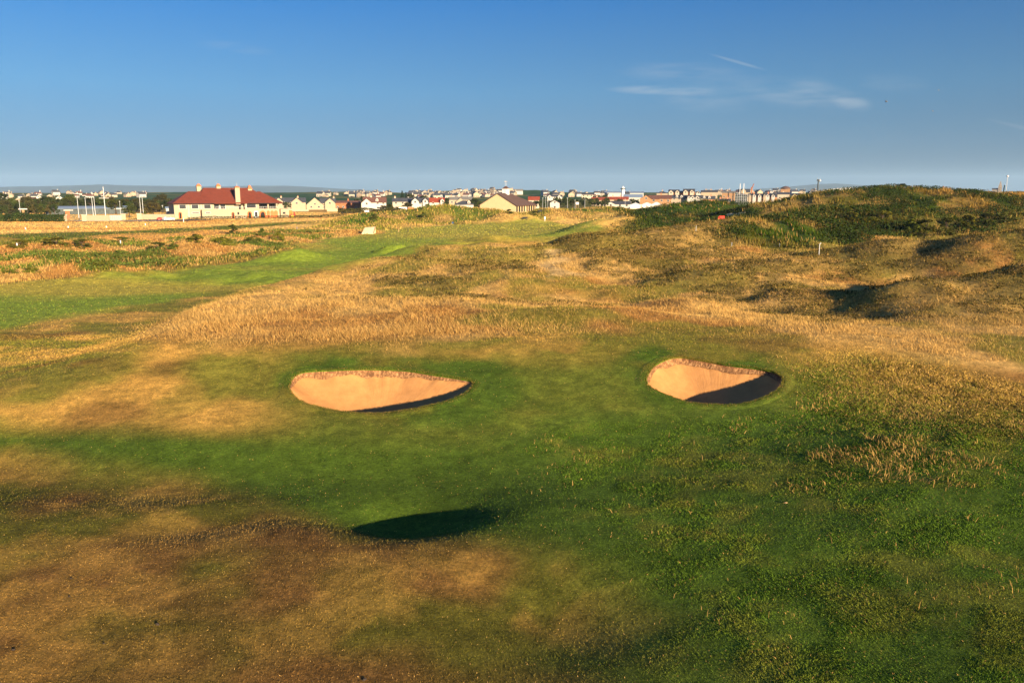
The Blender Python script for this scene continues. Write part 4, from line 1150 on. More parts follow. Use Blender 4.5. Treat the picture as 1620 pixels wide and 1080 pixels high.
H('long low terrace with white chimneys above the high dune', 1444, 1499, 304.2, 307, 600, wall='pale', roof='brown', chim=(0.13, 0.25, 0.5, 0.62, 0.85))
H('cream gabled house at the end of the terrace above the high dune', 1500, 1511, 303.4, 306.4, 600, wall='pale', roof='brown', chim=(0.6,))
H('white house with a high gable left of the church spire', 1560, 1569, 303, 306, 600, wall='white', roof='slate', gables=((1561, 1567, 303),), chim=())
H('white house with two low gables, further left of the church spire', 1541, 1560, 305.4, 307, 600, wall='white', roof='slate', gables=((1550, 1558, 305),), chim=())
# houses left of the clubhouse
H('cream gabled house standing highest in the trees at the far left', 24, 38, 313.2, 319, 470, ridge='y', chim=(), roof='greyroof')
H('small cream gabled house left of the tallest one at the far left', 5, 16, 313.6, 318, 480, ridge='y', chim=(), roof='brown')
H('cream house half hidden by trees between two cream gables at the far left', 18, 26, 313.6, 318, 490, ridge='y', chim=(), roof='greyroof')
H('white house among trees right of the far left gables', 60, 68, 308.6, 312, 640, ridge='y', wall='white', chim=())
H('brown roofed row among trees at the far left', 40, 58, 312.4, 315, 560, wall='warm', roof='brown', chim=())
H('pale house between the trees behind the gate', 92, 101, 309.6, 313, 600, ridge='y', wall='white', chim=())

# far houses of the hillsides: too small to show more than wall, roof and chimney
FAR = []
for i, (wl_, rf_) in enumerate([('white', 'slate'), ('cream', 'slate'), ('white', 'brown'), ('warm', 'greyroof'), ('pale', 'slate')]):
    o = empty('distant_house', (0, 0, 0))
    m = MB(); house_walls(m, -4.2, 4.2, 0, 7, 4.6 if i != 2 else 3.4, 7.2 if i != 2 else 5.6, wl_, 'x' if i % 2 == 0 else 'y'); m.build('wall', o)
    m = MB(); gable_roof(m, -4.2, 4.2, 0, 7, 4.6 if i != 2 else 3.4, 7.21 if i != 2 else 5.61, rf_, 'x' if i % 2 == 0 else 'y'); m.build('roof', o)
    m = MB(); m.box(2.2, 3.1, 3.1, 3.9, 5, 8.3, wl_); m.build('chimney', o)
    m = MB()
    for wx in (-2.4, 0.2, 2.2): m.box(wx - 0.5, wx + 0.5, -0.06, -0.003, 1.0, 2.2, 'glass')
    m.build('windows_row' if False else 'window', o)
    FAR.append(o)
far_used = set()
def far_field(n, u0, u1, v0, v1, label, group, seed, smin=0.65, smax=1.05):
    rg = random.Random(seed); placed = []
    tries = 0
    while len(placed) < n and tries < n * 12:
        tries += 1
        u, v = rg.uniform(u0, u1), rg.uniform(v0, v1)
        x, y = hit([u], [v])[0]
        if y > 2300 or y < 520: continue
        if any(math.hypot(x - a, y - b) < 11 for a, b in placed): continue
        placed.append((x, y))
        k = rg.randrange(len(FAR))
        o = FAR[k] if k not in far_used else copy_tree(FAR[k]); far_used.add(k)
        s = rg.uniform(smin, smax)
        o.location = (x, y, gz(x, y) - 0.5); o.scale = (s, s, s * rg.uniform(0.8, 1.1)); o.rotation_euler = (0, 0, -math.atan2(x, y) + rg.uniform(-0.7, 0.7))
        tag(o, label, 'house', group)
far_field(44, 648, 722, 307.2, 314.5, 'tiny pale house on the far hillside above the red and slate roofs', 'far houses left of the pavilion', 1)
far_field(52, 722, 812, 302.5, 312.5, 'tiny pale house on the crowded far hill behind the pavilion', 'far houses on the hill behind the pavilion', 2)
far_field(16, 560, 616, 306.5, 313, 'tiny pale house on the far slope above the brown roofed white house', 'far houses above the brown roof', 3)
far_field(26, 86, 235, 306.6, 313.5, 'tiny white house of the far estate beyond the flagpoles', 'far houses beyond the flagpoles', 4)
far_field(12, 0, 84, 309, 316, 'tiny house among the trees of the far left slope', 'far houses at the far left', 5)
far_field(22, 850, 1000, 307.4, 312, 'tiny pale house in the town right of the pavilion', 'far houses right of the pavilion', 6)
far_field(40, 1100, 1345, 303.8, 309.5, 'tiny pale house on the skyline above the pink terraces', 'far houses above the pink terraces', 7)
far_field(10, 500, 560, 307.5, 312, 'tiny pale house on the far slope above the cream row', 'far houses above the cream row', 8)
for k, o in enumerate(FAR):
    if k not in far_used: [bpy.data.objects.remove(c) for c in list(o.children)]; bpy.data.objects.remove(o)

# ------------------------------------------------------------------ other structures of the town
def thing_at(name, u, y, label, cat, group=None, rz=None, x=None):
    x = ax(u, y) if x is None else x
    return tag(empty(name, (x, y, gz(x, y)), -math.atan2(x, y) if rz is None else rz), label, cat, group), lambda v: at(u, v, y)[1] - gz(x, y)
t, zz = thing_at('white_tower', 984.6, 780, 'slim white tower with a dark gallery near its top', 'tower')
m = MB(); m.lathe([(1.75, -1), (1.6, zz(299.5))], 'whitep'); m.build('shaft', t)
m = MB(); m.lathe([(1.6, zz(299.5)), (2.6, zz(299.3)), (2.6, zz(298.2)), (1.3, zz(298.0))], 'net'); m.build('gallery', t)
m = MB(); m.lathe([(1.3, zz(298.0)), (1.3, zz(296.4)), (0.3, zz(295.4)), (0.1, zz(294))], 'whitep'); m.build('lantern', t)
t, zz = thing_at('floodlight_mast', 1291, 720, 'tall dark mast with a bulky head on the skyline', 'mast')
m = MB(); m.tube((0, 0, -1), (0, 0, zz(284)), 0.75, 0.55, 'net', 8); m.build('pole', t)
m = MB(); m.box(-1.3, 0.2, -0.7, 0.7, zz(286.5), zz(283.4), 'net', 0.2, 0.2); m.build('head', t)
m = MB(); m.lathe([(0.5, zz(287.5)), (1.0, zz(286.6)), (1.0, zz(285)), (0.4, zz(284.2))], 'galv', c=(1.2, 0)); m.build('dish', t)
for yy, nm in ((0, 'aerial'),):
    m = MB(); m.tube((-1, 0, zz(283.4)), (-1, 0, zz(280.6)), 0.09, 0.05, 'grey', 5); m.tube((1.2, 0, zz(284.3)), (1.2, 0, zz(280.8)), 0.09, 0.05, 'grey', 5); m.build(nm, t)
t, zz = thing_at('scaffolded_block', 1171.5, 470, 'dark scaffolded block wrapped in netting beside the pink terrace', 'building')
k = 470 / F; hw = 9.5 * k
m = MB(); m.box(-hw + 0.4, hw - 0.4, 0.6, 8, -1, zz(308.4), 'net'); m.build('core', t)
m = MB()
for i in range(7):
    q = -hw + i * 2 * hw / 6
    m.tube((q, 0, -1), (q, 0, zz(306.6)), 0.07, 0.07, 'galv', 5)
for i in range(5): m.box(-hw, hw, -0.05, 0.05, 1.5 + i * (zz(308) - 1.5) / 4, 1.62 + i * (zz(308) - 1.5) / 4, 'grey')
m.build('scaffold', t)
m = MB(); hip_roof(m, -hw, hw, 0.4, 8, zz(308.3), zz(306), 'slate'); m.build('roof', t)
t, zz = thing_at('domed_hall', 1240, 900, 'brown hall with a low pointed dome on the skyline', 'building')
m = MB(); m.box(-5, 5, 0, 9, -1, zz(299), 'tan'); m.build('wall', t)
m = MB(); m.lathe([(5.6, zz(299)), (5.2, zz(297.6)), (3.2, zz(295.6)), (0.2, zz(294.4))], 'umber', 12, (0, 4.5)); m.build('dome', t)
t, zz = thing_at('stadium_shed', 1320, 760, 'long white shed with a pale curved roof beside the high dune', 'shed')
k = 760 / F
m = MB(); m.box(-18 * k, 20 * k, 0, 14, -1, zz(301.6), 'white'); m.build('wall', t)
m = MB(); m.prism([(-20 * k, zz(302.2)), (-17 * k, zz(300.6)), (0, zz(298.2)), (18 * k, zz(297.2)), (21 * k, zz(296.4)), (21.5 * k, zz(300.4)), (18 * k, zz(302.4))], -0.5, 15, 'canvas'); m.build('roof', t)
for u, lab in ((1168.6, 'left of the two thin white flagpoles on the skyline'), (1174.4, 'right of the two thin white flagpoles on the skyline')):
    t, zz = thing_at('flagpole', u, 690, lab, 'flagpole', 'skyline flagpoles')
    m = MB(); m.tube((0, 0, -1), (0, 0, zz(291)), 0.32, 0.22, 'whitep', 6); m.build('pole', t); m = MB(); m.lathe([(0.02, zz(291)), (0.4, zz(290.6)), (0.02, zz(290.2))], 'whitep', 6); m.build('finial', t)
def crane(u, y, vb, vt, du, lab, mt):
    t, zz = thing_at('tower_crane', u, y, lab, 'crane'); k = y / F
    m = MB(); m.box(-0.5, 0.5, -0.5, 0.5, -1, zz(vb), mt); m.build('mast', t)
    m = MB(); m.tube((0, 0, zz(vb)), (du * k, 0, zz(vt)), 0.55, 0.35, mt, 5); m.tube((0, 0, zz(vb)), (-du * 0.25 * k, 0, zz(vb) + 1.2), 0.5, 0.5, mt, 5); m.build('jib', t)
    m = MB(); m.box(-0.8, 0.6, -0.7, 0.7, zz(vb) - 1, zz(vb) + 0.7, mt); m.build('cab', t)
crane(1187, 760, 298.5, 290.5, 3, 'reddish crane with a steep jib behind the pink terrace', 'brick')
crane(1480, 700, 302.5, 294.6, 8, 'orange crane with a sloping jib above the high dune', 'craneo')
m = None
t, zz = thing_at('church', 1577.5, 850, 'grey church tower with a sharp spire at the right edge of town', 'church')
m = MB(); m.box(-1.7, 1.7, 0, 3.4, -1, zz(296), 'stone'); m.build('tower', t)
m = MB(); m.add([(-1.8, -0.1, zz(296)), (1.8, -0.1, zz(296)), (1.8, 3.5, zz(296)), (-1.8, 3.5, zz(296)), (0, 1.7, zz(285.4))], [(0, 1, 4), (1, 2, 4), (2, 3, 4), (3, 0, 4), (3, 2, 1, 0)], 'stone'); m.build('spire', t)
m = MB(); m.box(-7, -1.7, 0.3, 3, -1, zz(299.5), 'stone'); m.build('nave', t); m = MB(); gable_roof(m, -7, -1.72, 0.3, 3, zz(299.5), zz(298), 'slate'); m.build('roof', t)
for i, (u, lab) in enumerate(((1005, 'left of the three white marquees in front of the tan houses'), (1023, 'middle one of the three white marquees in front of the tan houses'), (1038, 'right of the three white marquees, with the tallest peak'))):
    t, zz = thing_at('marquee', u, 436, lab, 'marquee', 'white marquees'); k = 436 / F
    m = MB(); m.box(-8 * k, 8 * k, 0, 5, -1, zz(324), 'canvas'); m.build('side_wall', t)
    m = MB(); hip_roof(m, -8 * k, 8 * k, 0, 5, zz(324), zz(321 - 0.6 * i), 'canvas'); m.build('canopy', t)

# ------------------------------------------------------------------ by the clubhouse: walls, gate, masts, car
def wall_run(ua, ub, vt, y, mt, label, thick=0.35, cat='wall', name='boundary_wall', ya=None, posts=()):
    xa, xb = ax(ua, ya or y), ax(ub, y); p, q = Vector((xa, ya or y, 0)), Vector((xb, y, 0))
    z = min(gz(xa, ya or y), gz(xb, y)); L = (q - p).length; rz = math.atan2(q.y - p.y, q.x - p.x); hz = at((ua + ub) / 2, vt, y)[1] - z
    t = tag(empty(name, (xa, ya or y, z), rz), label, cat)
    m = MB(); m.box(0, L, 0, thick, -1.2, hz, mt); m.build('wall', t)
    m = MB(); m.box(-0.05, L + 0.05, -0.06, thick + 0.06, hz, hz + 0.1, 'pale'); m.build('coping', t)
    return t, L, hz
def pillar(u, vt, y, label, wpx=6.5):
    t, zz = thing_at('gate_pillar', u, y, label, 'pillar', 'cream gate pillars'); w = wpx * y / F / 2
    m = MB(); m.box(-w, w, -w, w, -1, zz(vt), 'cream'); m.build('shaft', t); m = MB(); m.box(-w - 0.12, w + 0.12, -w - 0.12, w + 0.12, zz(vt), zz(vt) + 0.18, 'pale'); m.build('cap', t)
pillar(102, 340.2, 300, 'cream gate pillar at the end of the dark hedge'); pillar(132.5, 340.2, 302, 'cream gate pillar between the dark gate and the low wall')
pillar(195, 339, 318, 'cream pillar at the right end of the open white frame'); pillar(220, 338.4, 320, 'cream pillar at the left end of the long wall')
wall_run(136, 172, 341, 306, 'cream', 'low cream wall right of the dark gate'); wall_run(223.5, 276, 339.4, 322, 'cream', 'long cream wall running up to the clubhouse')
t, L, hz = wall_run(173, 192, 340.6, 312, 'white', 'pale wall with open rails between wall and pillar')
m = MB()
for i in range(6): m.box(0.4 + i * 0.8, 0.5 + i * 0.8, -0.1, -0.04, 0.2, hz - 0.3, 'wood')
m.build('rail', t)
t, zz = thing_at('gate', 117.5, 300, 'dark metal gate between two cream pillars', 'gate'); k = 300 / F * 11
m = MB(); m.box(-k, k, -0.04, 0.04, 0.15, 0.27, 'net'); m.box(-k, k, -0.04, 0.04, zz(341.4), zz(341), 'net')
m.build('gate_frame', t); m = MB()
for i in range(18): q = -k + (i + 0.5) * 2 * k / 18; m.box(q - 0.03, q + 0.03, -0.03, 0.03, 0.2, zz(340.9), 'net')
m.build('bars', t)
def mast(u, vt, y, label, r=0.12, arms=False, lamp=False, name='flagpole', cat='flagpole', group='masts left of the clubhouse'):
    t, zz = thing_at(name, u, y, label, cat, group)
    m = MB(); m.tube((0, 0, -0.5), (0, 0, zz(vt)), r * 0.9, r * 0.55, 'grey', 7); m.build('pole', t)
    if lamp:
        m = MB(); m.box(-0.3, 0.3, -0.12, 0.12, zz(vt), zz(vt) + 0.16, 'galv', 0.08, 0.04); m.build('lamp_head', t)
    else:
        m = MB(); m.lathe([(0.02, zz(vt) - 0.05), (r * 1.6, zz(vt) + 0.12), (0.02, zz(vt) + 0.3)], 'galv', 8); m.build('finial', t)
    if arms:
        m = MB(); a = zz(313.6); m.tube((-1.7, 0, a), (1.7, 0, a), 0.07, 0.07, 'whitep', 6); m.build('yard', t)
        m = MB(); m.tube((0.05, -0.1, a + 0.1), (0.05, -0.1, zz(vt) - 0.4), 0.09, 0.05, 'whitep', 6); m.build('topmast', t)
mast(124.5, 312.6, 308, 'white flagpole standing just behind the dark gate'); mast(137, 313.5, 318, 'white flagpole behind the left end of the low cream wall')
mast(147.5, 313.6, 316, 'left pole of the close pair of white flagpoles'); mast(151, 313.6, 318, 'right pole of the close pair of white flagpoles')
mast(167, 296.4, 312, 'tallest white flagpole, a ship style mast with a yard', 0.17, True)
mast(223, 312, 330, 'left pole of the pair of flagpoles nearest the clubhouse'); mast(227, 312.6, 332, 'right pole of the pair of flagpoles nearest the clubhouse')
for u, vt, y, lab in ((32.6, 318.5, 310, 'lamp post standing behind the hedge at the far left'), (191, 318.8, 360, 'lamp post in front of the trees behind the pale wall'), (258, 325.5, 350, 'short lamp post just left of the clubhouse')):
    mast(u, vt, y, lab, 0.09, lamp=True, name='lamp_post', cat='lamp post', group='lamp posts left of the clubhouse')
for u, vt, y, lab in ((858.5, 313.5, 400, 'first lamp post right of the pavilion'), (863, 313, 400, 'second lamp post right of the pavilion'), (866.5, 313, 402, 'third lamp post right of the pavilion'), (897.5, 313.6, 405, 'lamp post in front of the dark trees, left of the white board'), (909.5, 317, 405, 'low lamp post just left of the white board'), (925, 313, 405, 'lamp post in front of the dark trees, right of the white board'), (988.5, 315.5, 430, 'lamp post in front of the white bungalow'), (953, 299, 700, 'tall lamp mast left of the pale sheds on the skyline')):
    mast(u, vt, y, lab, 0.10, lamp=True, name='lamp_post', cat='lamp post', group='lamp posts right of the pavilion')
t, zz = thing_at('lamp_post', 1587.3, 215, 'lamp post with a round bright head at the right edge', 'lamp post')
m = MB(); m.tube((0, 0, -1), (0, 0, zz(279.6)), 0.09, 0.06, 'galv', 7); m.build('pole', t)
m = MB(); m.lathe([(0.08, zz(280.2)), (0.28, zz(279.4)), (0.28, zz(278.2)), (0.05, zz(277.2))], 'whitep', 10); m.build('lamp_head', t)
t, zz = thing_at('shelter', 37, 330, 'small open shelter with a pale flat roof behind the hedge', 'shelter')
m = MB(); m.box(-1.7, 1.7, -1, 1, zz(331.5), zz(329.8), 'white', 0.3, 0.3); m.build('roof', t); m = MB(); m.box(-0.4, 0.5, -0.3, 0.3, -1, zz(331.5), 'tan'); m.build('post', t)
t, zz = thing_at('long_shed', 140, 380, 'long low shed with blue grey roof and white band among the trees', 'shed'); k = 380 / F
m = MB(); m.box(-58 * k, 56 * k, 0, 8, -1, zz(329.6), 'net'); m.build('wall', t); m = MB(); m.box(36 * k, 56 * k, -0.2, -0.02, zz(331.5), zz(329.7), 'white'); m.build('white_band', t); m = MB(); gable_roof(m, -58 * k, 56 * k, 0, 8, zz(329.8), zz(326.8), 'shedroof'); m.build('roof', t)
t, zz = thing_at('low_shed', 272, 370, 'low white shed peeping out left of the clubhouse', 'shed'); k = 370 / F
m = MB(); m.box(-8 * k, 8 * k, 0, 4, -1, zz(329.4), 'white'); m.build('wall', t); m = MB(); gable_roof(m, -8 * k, 8 * k, 0, 4, zz(329.4), zz(327.6), 'shedroof'); m.build('roof', t)
t, zz = thing_at('guard_hut', 107, 325, 'small brick hut with white roof behind the left gate pillar', 'hut'); k = 325 / F
m = MB(); m.box(-3 * k, 3 * k, 0, 2, -1, zz(333.5), 'brick'); m.build('wall', t); m = MB(); m.box(-5 * k, 8 * k, -0.4, 2.4, zz(333.4), zz(332), 'white'); m.build('roof', t)
# road and kerb strip in front of the walls
def strip(name, pts, hw_, mt, lift, label):
    V = []
    for (u, y, hw2) in pts:
        x = ax(u, y); V += [(x, y - hw2), (x, y + hw2)]
    V = np.array(V)
    # subdivide along so it follows the ground
    P = []
    n = len(pts)
    for i in range(n - 1):
        for s in np.linspace(0, 1, 12, endpoint=(i == n - 2)):
            a = V[2 * i] * (1 - s) + V[2 * i + 2] * s; b = V[2 * i + 1] * (1 - s) + V[2 * i + 3] * s
            for q in np.linspace(0, 1, 5): P.append(a * (1 - q) + b * q)
    P = np.array(P); Z = height(P[:, 0], P[:, 1]) + lift
    r = len(P) // 5; idx = np.arange(len(P)).reshape(r, 5)
    Q = np.stack([idx[:-1, :-1], idx[1:, :-1], idx[1:, 1:], idx[:-1, 1:]], -1).reshape(-1, 4)
    o = quads(name, np.column_stack([P, Z]), Q[:, ::-1], [MT[mt]]); tag(o, label, name.replace('_', ' '), kind='structure'); return o
strip('pavement', [(118, 296, 1.2), (150, 297.5, 1.2), (200, 299, 1.2), (262, 301, 1.2)], 1, 'kerb', 0.22, 'pale kerb strip below the low cream wall')
strip('road', [(190, 306, 1.0), (212, 307, 4.5), (250, 308, 6), (300, 308, 5.5), (334, 312, 2)], 1, 'tar', 0.16, 'dark access road in front of the clubhouse')
def car(u, y, label, mt, rz):
    x = ax(u, y); t = tag(empty('parked_car', (x, y, gz(x, y) + 0.17), rz), label, 'car')
    m = MB(); m.prism([(-2.1, 0.35), (2.1, 0.35), (2.15, 0.75), (1.9, 0.92), (1.0, 1.0), (-1.6, 1.05), (-2.1, 0.9)], -0.85, 0.85, mt)
    m.prism([(-1.75, 1.0), (1.0, 1.0), (0.35, 1.48), (-1.2, 1.5)], -0.72, 0.72, mt); m.build('body', t)
    m = MB(); m.prism([(-1.5, 1.06), (0.8, 1.04), (0.3, 1.42), (-1.1, 1.43)], -0.735, 0.735, 'carglass'); m.build('side_window', t)
    for sx in (-1.3, 1.3):
        for sy in (-0.8, 0.8):
            m = MB(); m.tube((sx, sy - 0.1, 0.32), (sx, sy + 0.1, 0.32), 0.32, 0.32, 'tyre', 12); w_ = m.build('wheel', t)
            m = MB(); m.tube((sx, sy - 0.11, 0.32), (sx, sy + 0.11, 0.32), 0.17, 0.17, 'galv', 10); m.build('rim', w_)
    for sy in (-0.6, 0.6):
        m = MB(); m.box(2.02, 2.17, sy - 0.18, sy + 0.18, 0.62, 0.78, 'frame'); m.build('headlight', t)
        m = MB(); m.box(-2.12, -2.0, sy - 0.18, sy + 0.18, 0.62, 0.82, 'redp'); m.build('tail_light', t)
    return t
car(266, 303, 'white car parked on the road in front of the clubhouse', 'whitep', R(48))
cr = car(253.5, 306, 'small red buggy just left of the white car', 'redp', R(40)); cr.scale = (0.6, 0.7, 0.75)
H_ = hit([378], [346])[0]
# ------------------------------------------------------------------ small things on the links
def post(u, vb, hpx, label, mt='whitep', r=0.05, group='white marker posts on the links', cap='redp', name='marker_post'):
    x, y = hit([u], [vb])[0]; z = gz(x, y); h = hpx * y / F
    t = tag(empty(name, (x, y, z)), label, 'post', group)
    m = MB(); m.tube((0, 0, -0.3), (0, 0, h), r, r, mt, 7); m.build('shaft', t)
    m = MB(); m.lathe([(r * 1.25, h - 0.02), (r * 1.3, h + 0.08), (r * 0.4, h + 0.13)], mt, 7); m.build('cap', t)
    return t
post(27.5, 392, 5, 'white marker post in the rough at the far left', r=0.11); post(191, 387, 5.5, 'white marker post in the rough between green scrub clumps', r=0.10)
post(290.5, 351, 5, 'white post on the verge right of the white car', r=0.14); post(470, 364, 4, 'thin blue grey post beyond the left scrub', 'bluep', 0.07)
for u, v, lab in ((40.5, 363, 'tiny white tee marker at the left of the gold field'), (108, 360.5, 'tiny white tee marker below the left gate pillar'), (168.5, 360.4, 'tiny white tee marker below the tallest flagpole'), (230, 356.5, 'tiny white tee marker below the long cream wall')):
    post(u, v, 2.2, lab, r=0.16, name='tee_marker', group='white tee markers on the gold field')
post(513, 373, 4.5, 'small black post on the fairway left of the pale ramp', 'black', 0.09, 'black posts by the fairway'); post(630.5, 367.5, 5, 'thin dark post right of the pale ramp', 'wood', 0.08, 'black posts by the fairway'); post(645.5, 368, 5, 'dark post with pale top near the green', 'black', 0.10, 'black posts by the fairway')
post(1157.5, 391, 6, 'slim pale post left of the bent pale post', 'galv', 0.032, 'pale posts in the rough'); post(1101, 366.5, 7, 'slim pale post on the brown ridge', 'galv', 0.035, 'pale posts in the rough'); post(1233, 392, 5, 'slim pale post between two others on the right', 'galv', 0.03, 'pale posts in the rough')
x, y = hit([1295.5], [404])[0]; z = gz(x, y); h = 18.5 * y / F
t = tag(empty('bent_post', (x, y, z)), 'tall pale post with a bent top in the dry rough on the right', 'post')
m = MB(); m.tube((0, 0, -0.4), (0, 0, h * 0.9), 0.045, 0.045, 'galv', 7); m.build('shaft', t); m = MB(); m.tube((0, 0, h * 0.9), (0.16, 0, h), 0.055, 0.05, 'galv', 7); m.build('bent_top', t)
# tee sign, board, bin, bench, ramp, red sign, paling fence
x, y = hit([862], [350])[0]; k = y / F; t = tag(empty('tee_sign', (x, y, gz(x, y))), 'small white board on a post behind the green', 'sign')
m = MB(); m.box(-0.10, 0.10, -0.05, 0.05, -0.3, 3.5 * k, 'galv'); m.build('post', t); m = MB(); m.box(-1.2 * k, 1.2 * k, -0.09, -0.05, 3 * k, 7 * k, 'whitep'); m.build('board', t)
x, y = hit([716], [354])[0]; k = y / F; t = tag(empty('litter_bin', (x, y, gz(x, y))), 'small blue bin at the edge of the green', 'bin')
m = MB(); m.lathe([(1.3 * k, -0.1), (1.5 * k, 2.6 * k)], 'bluep', 10); m.build('body', t); m = MB(); m.lathe([(1.7 * k, 2.6 * k), (1.5 * k, 3.0 * k), (0.2, 3.3 * k)], 'black', 10); m.build('lid', t)
def bench(u, vb, label, wpx):
    x, y = hit([u], [vb])[0]; k = y / F; w_ = wpx * k / 2; t = tag(empty('bench', (x, y, gz(x, y)), 0), label, 'bench', 'dark benches near the green')
    m = MB(); m.box(-w_, w_, -0.25, 0.25, 0.42, 0.5, 'black'); m.build('seat', t); m = MB(); m.box(-w_, w_, 0.22, 0.28, 0.55, 1.0, 'black'); m.build('backrest', t)
    for s in (-1, 1): m = MB(); m.box(s * (w_ - 0.15) - 0.05, s * (w_ - 0.15) + 0.05, -0.22, 0.22, -0.3, 0.42, 'black'); m.build('leg', t)
bench(830.5, 349.5, 'dark bench at the back of the green', 8); bench(854.5, 337.5, 'dark bench beside the pavilion colonnade', 7)
P2 = hit([571, 590], [370.5, 370])
yn = float(P2[:, 1].mean()); xa, xb = ax(571, yn), ax(590, yn); yf = yn + 4.0
(xc, zc), (xd, zd) = at(594, 358.5, yf), at(577, 360, yf)
t = tag(empty('timber_ramp', ((xa + xb) / 2, yn, gz((xa + xb) / 2, yn))), 'pale timber ramp at the foot of the green dunes', 'ramp')
Vv = [(p[0] - t.location.x, p[1] - t.location.y, z_) for p, z_ in [((xa, yn), -0.3), ((xb, yn), -0.3), ((xc, yf), -0.5), ((xd, yf), -0.5), ((xa, yn), 0.12), ((xb, yn), 0.12), ((xc, yf), zc - t.location.z), ((xd, yf), zd - t.location.z)]]
m = MB(); m.add(Vv, [(3, 2, 1, 0), (4, 5, 6, 7), (0, 1, 5, 4), (1, 2, 6, 5), (2, 3, 7, 6), (3, 0, 4, 7)], 'pine'); m.build('deck', t)
m = MB(); d = Vector(Vv[6]) ; e = Vector(Vv[5]); m.tube(e, d, 0.12, 0.12, 'wood', 6); m.build('edge_beam', t)
x, y = hit([1141], [347.5])[0]; k = y / F; t = tag(empty('red_sign', (x, y, gz(x, y)), R(-6)), 'red panel leaning by the paling fence on the right', 'sign')
m = MB(); m.box(-5 * k, 5 * k, -0.06, 0.06, 0.9 * k, 5.2 * k, 'redp'); m.build('panel', t)
for s in (-1, 1): m = MB(); m.box(s * 4 * k - 0.06, s * 4 * k + 0.06, -0.02, 0.1, -0.4, 5 * k, 'wood'); m.build('post', t)
pa, pb = hit([1149, 1178], [344, 341.5]); L = math.hypot(*(pb - pa)); t = tag(empty('paling_fence', (pa[0], pa[1], 0), math.atan2(pb[1] - pa[1], pb[0] - pa[0])), 'low wooden paling fence right of the red panel', 'fence')
def fz(s): q = pa + (pb - pa) * s; return gz(*q)
k = pa[1] / F
m = MB()
for i in range(24): s = i / 23; m.box(s * L - 0.11, s * L + 0.11, -0.03, 0.03, fz(s) - 0.2, fz(s) + 5.0 * k, 'pine')
m.build('paling', t)
m = MB(); m.tube((0, 0.08, fz(0) + 3.4 * k), (L, 0.08, fz(1) + 3.4 * k), 0.06, 0.06, 'wood', 5); m.build('rail', t)
# things in front of the clubhouse terrace and further right
t, zz = thing_at('parasol', 395.5, 345, 'closed red parasol standing right of the clubhouse', 'parasol')
def block(name, u0, u1, vt, y, mt, label, cat, dp=3.0, capm='pale'):
    u = (u0 + u1) / 2; t, zz = thing_at(name, u, y, label, cat); w_ = (u1 - u0) / 2 * y / F
    m = MB(); m.box(-w_, w_, 0, dp, -1, zz(vt), mt); m.build('body', t); m = MB(); m.box(-w_ - 0.08, w_ + 0.08, -0.08, dp + 0.08, zz(vt), zz(vt) + 0.15, capm); m.build('top', t); return t
m = MB(); m.tube((0, 0, 0), (0, 0, zz(334)), 0.05, 0.05, 'galv', 6); m.build('pole', t); m = MB(); m.lathe([(0.35, zz(341.5)), (0.42, zz(340)), (0.1, zz(334.6))], 'redp', 8); m.build('canopy', t)
bpy.data.objects['parasol'].location.x = ax(466, 345); bpy.data.objects['parasol'].location.z = gz(ax(466, 345), 345)
block('kiosk', 460.5, 464.5, 341, 343, 'yellowp', 'small yellow box beside the red parasol', 'box', 1.0)
block('garden_wall', 454, 488, 332, 440, 'cream', 'cream garden wall below the cream gabled houses', 'wall', 0.4); block('annexe', 518, 534, 330.4, 440, 'sandstone', 'low cream annexe below the brick houses', 'building', 5)
block('panel_fence', 540, 548, 335.5, 400, 'cyan', 'short turquoise sheet fence right of the annexe', 'fence', 0.3); block('panel_fence', 549, 572, 335.8, 404, 'cyan', 'long turquoise sheet fence below the brown roofed house', 'fence', 0.3)
t, zz = thing_at('notice_board', 580.5, 385, 'white notice board standing in the grass below the brown roofed house', 'sign'); k = 385 / F
m = MB(); m.box(-3.4 * k, 3.4 * k, -0.08, 0.08, zz(335.4), zz(332.6), 'whitep'); m.build('board', t)
for s in (-1, 1): m = MB(); m.box(s * 2.6 * k - 0.08, s * 2.6 * k + 0.08, 0.08, 0.2, -0.5, zz(333), 'wood'); m.build('post', t)
t, zz = thing_at('notice_board', 913, 425, 'white notice board in front of the dark trees', 'sign'); k = 425 / F
m = MB(); m.box(-2.3 * k, 2.3 * k, -0.08, 0.08, zz(323.6), zz(319.8), 'whitep'); m.build('board', t)
for s in (-1, 1): m = MB(); m.box(s * 1.6 * k - 0.08, s * 1.6 * k + 0.08, 0.08, 0.2, -0.5, zz(320), 'wood'); m.build('post', t)
block('container', 646, 655.5, 328, 400, 'craneo' if False else 'pot', 'orange container beside the white arched fence', 'container', 2.4)
t, zz = thing_at('arched_fence', 638, 410, 'low white fence with scalloped arches beside the orange container', 'fence'); k = 410 / F
m = MB()
for i in range(6):
    q = (-7 + i * 2.4) * k; m.prism([(q, -1), (q + 0.35, -1), (q + 0.35, zz(328.2)), (q, zz(328.2))], -0.1, 0.1, 'whitep')
m.box(-7 * k, 6 * k, -0.12, 0.12, zz(329), zz(327.8), 'whitep'); m.build('panel', t); m = MB(); m.box(-7 * k, 6 * k, -0.16, 0.16, zz(327.8), zz(327.4), 'pale'); m.build('coping', t)
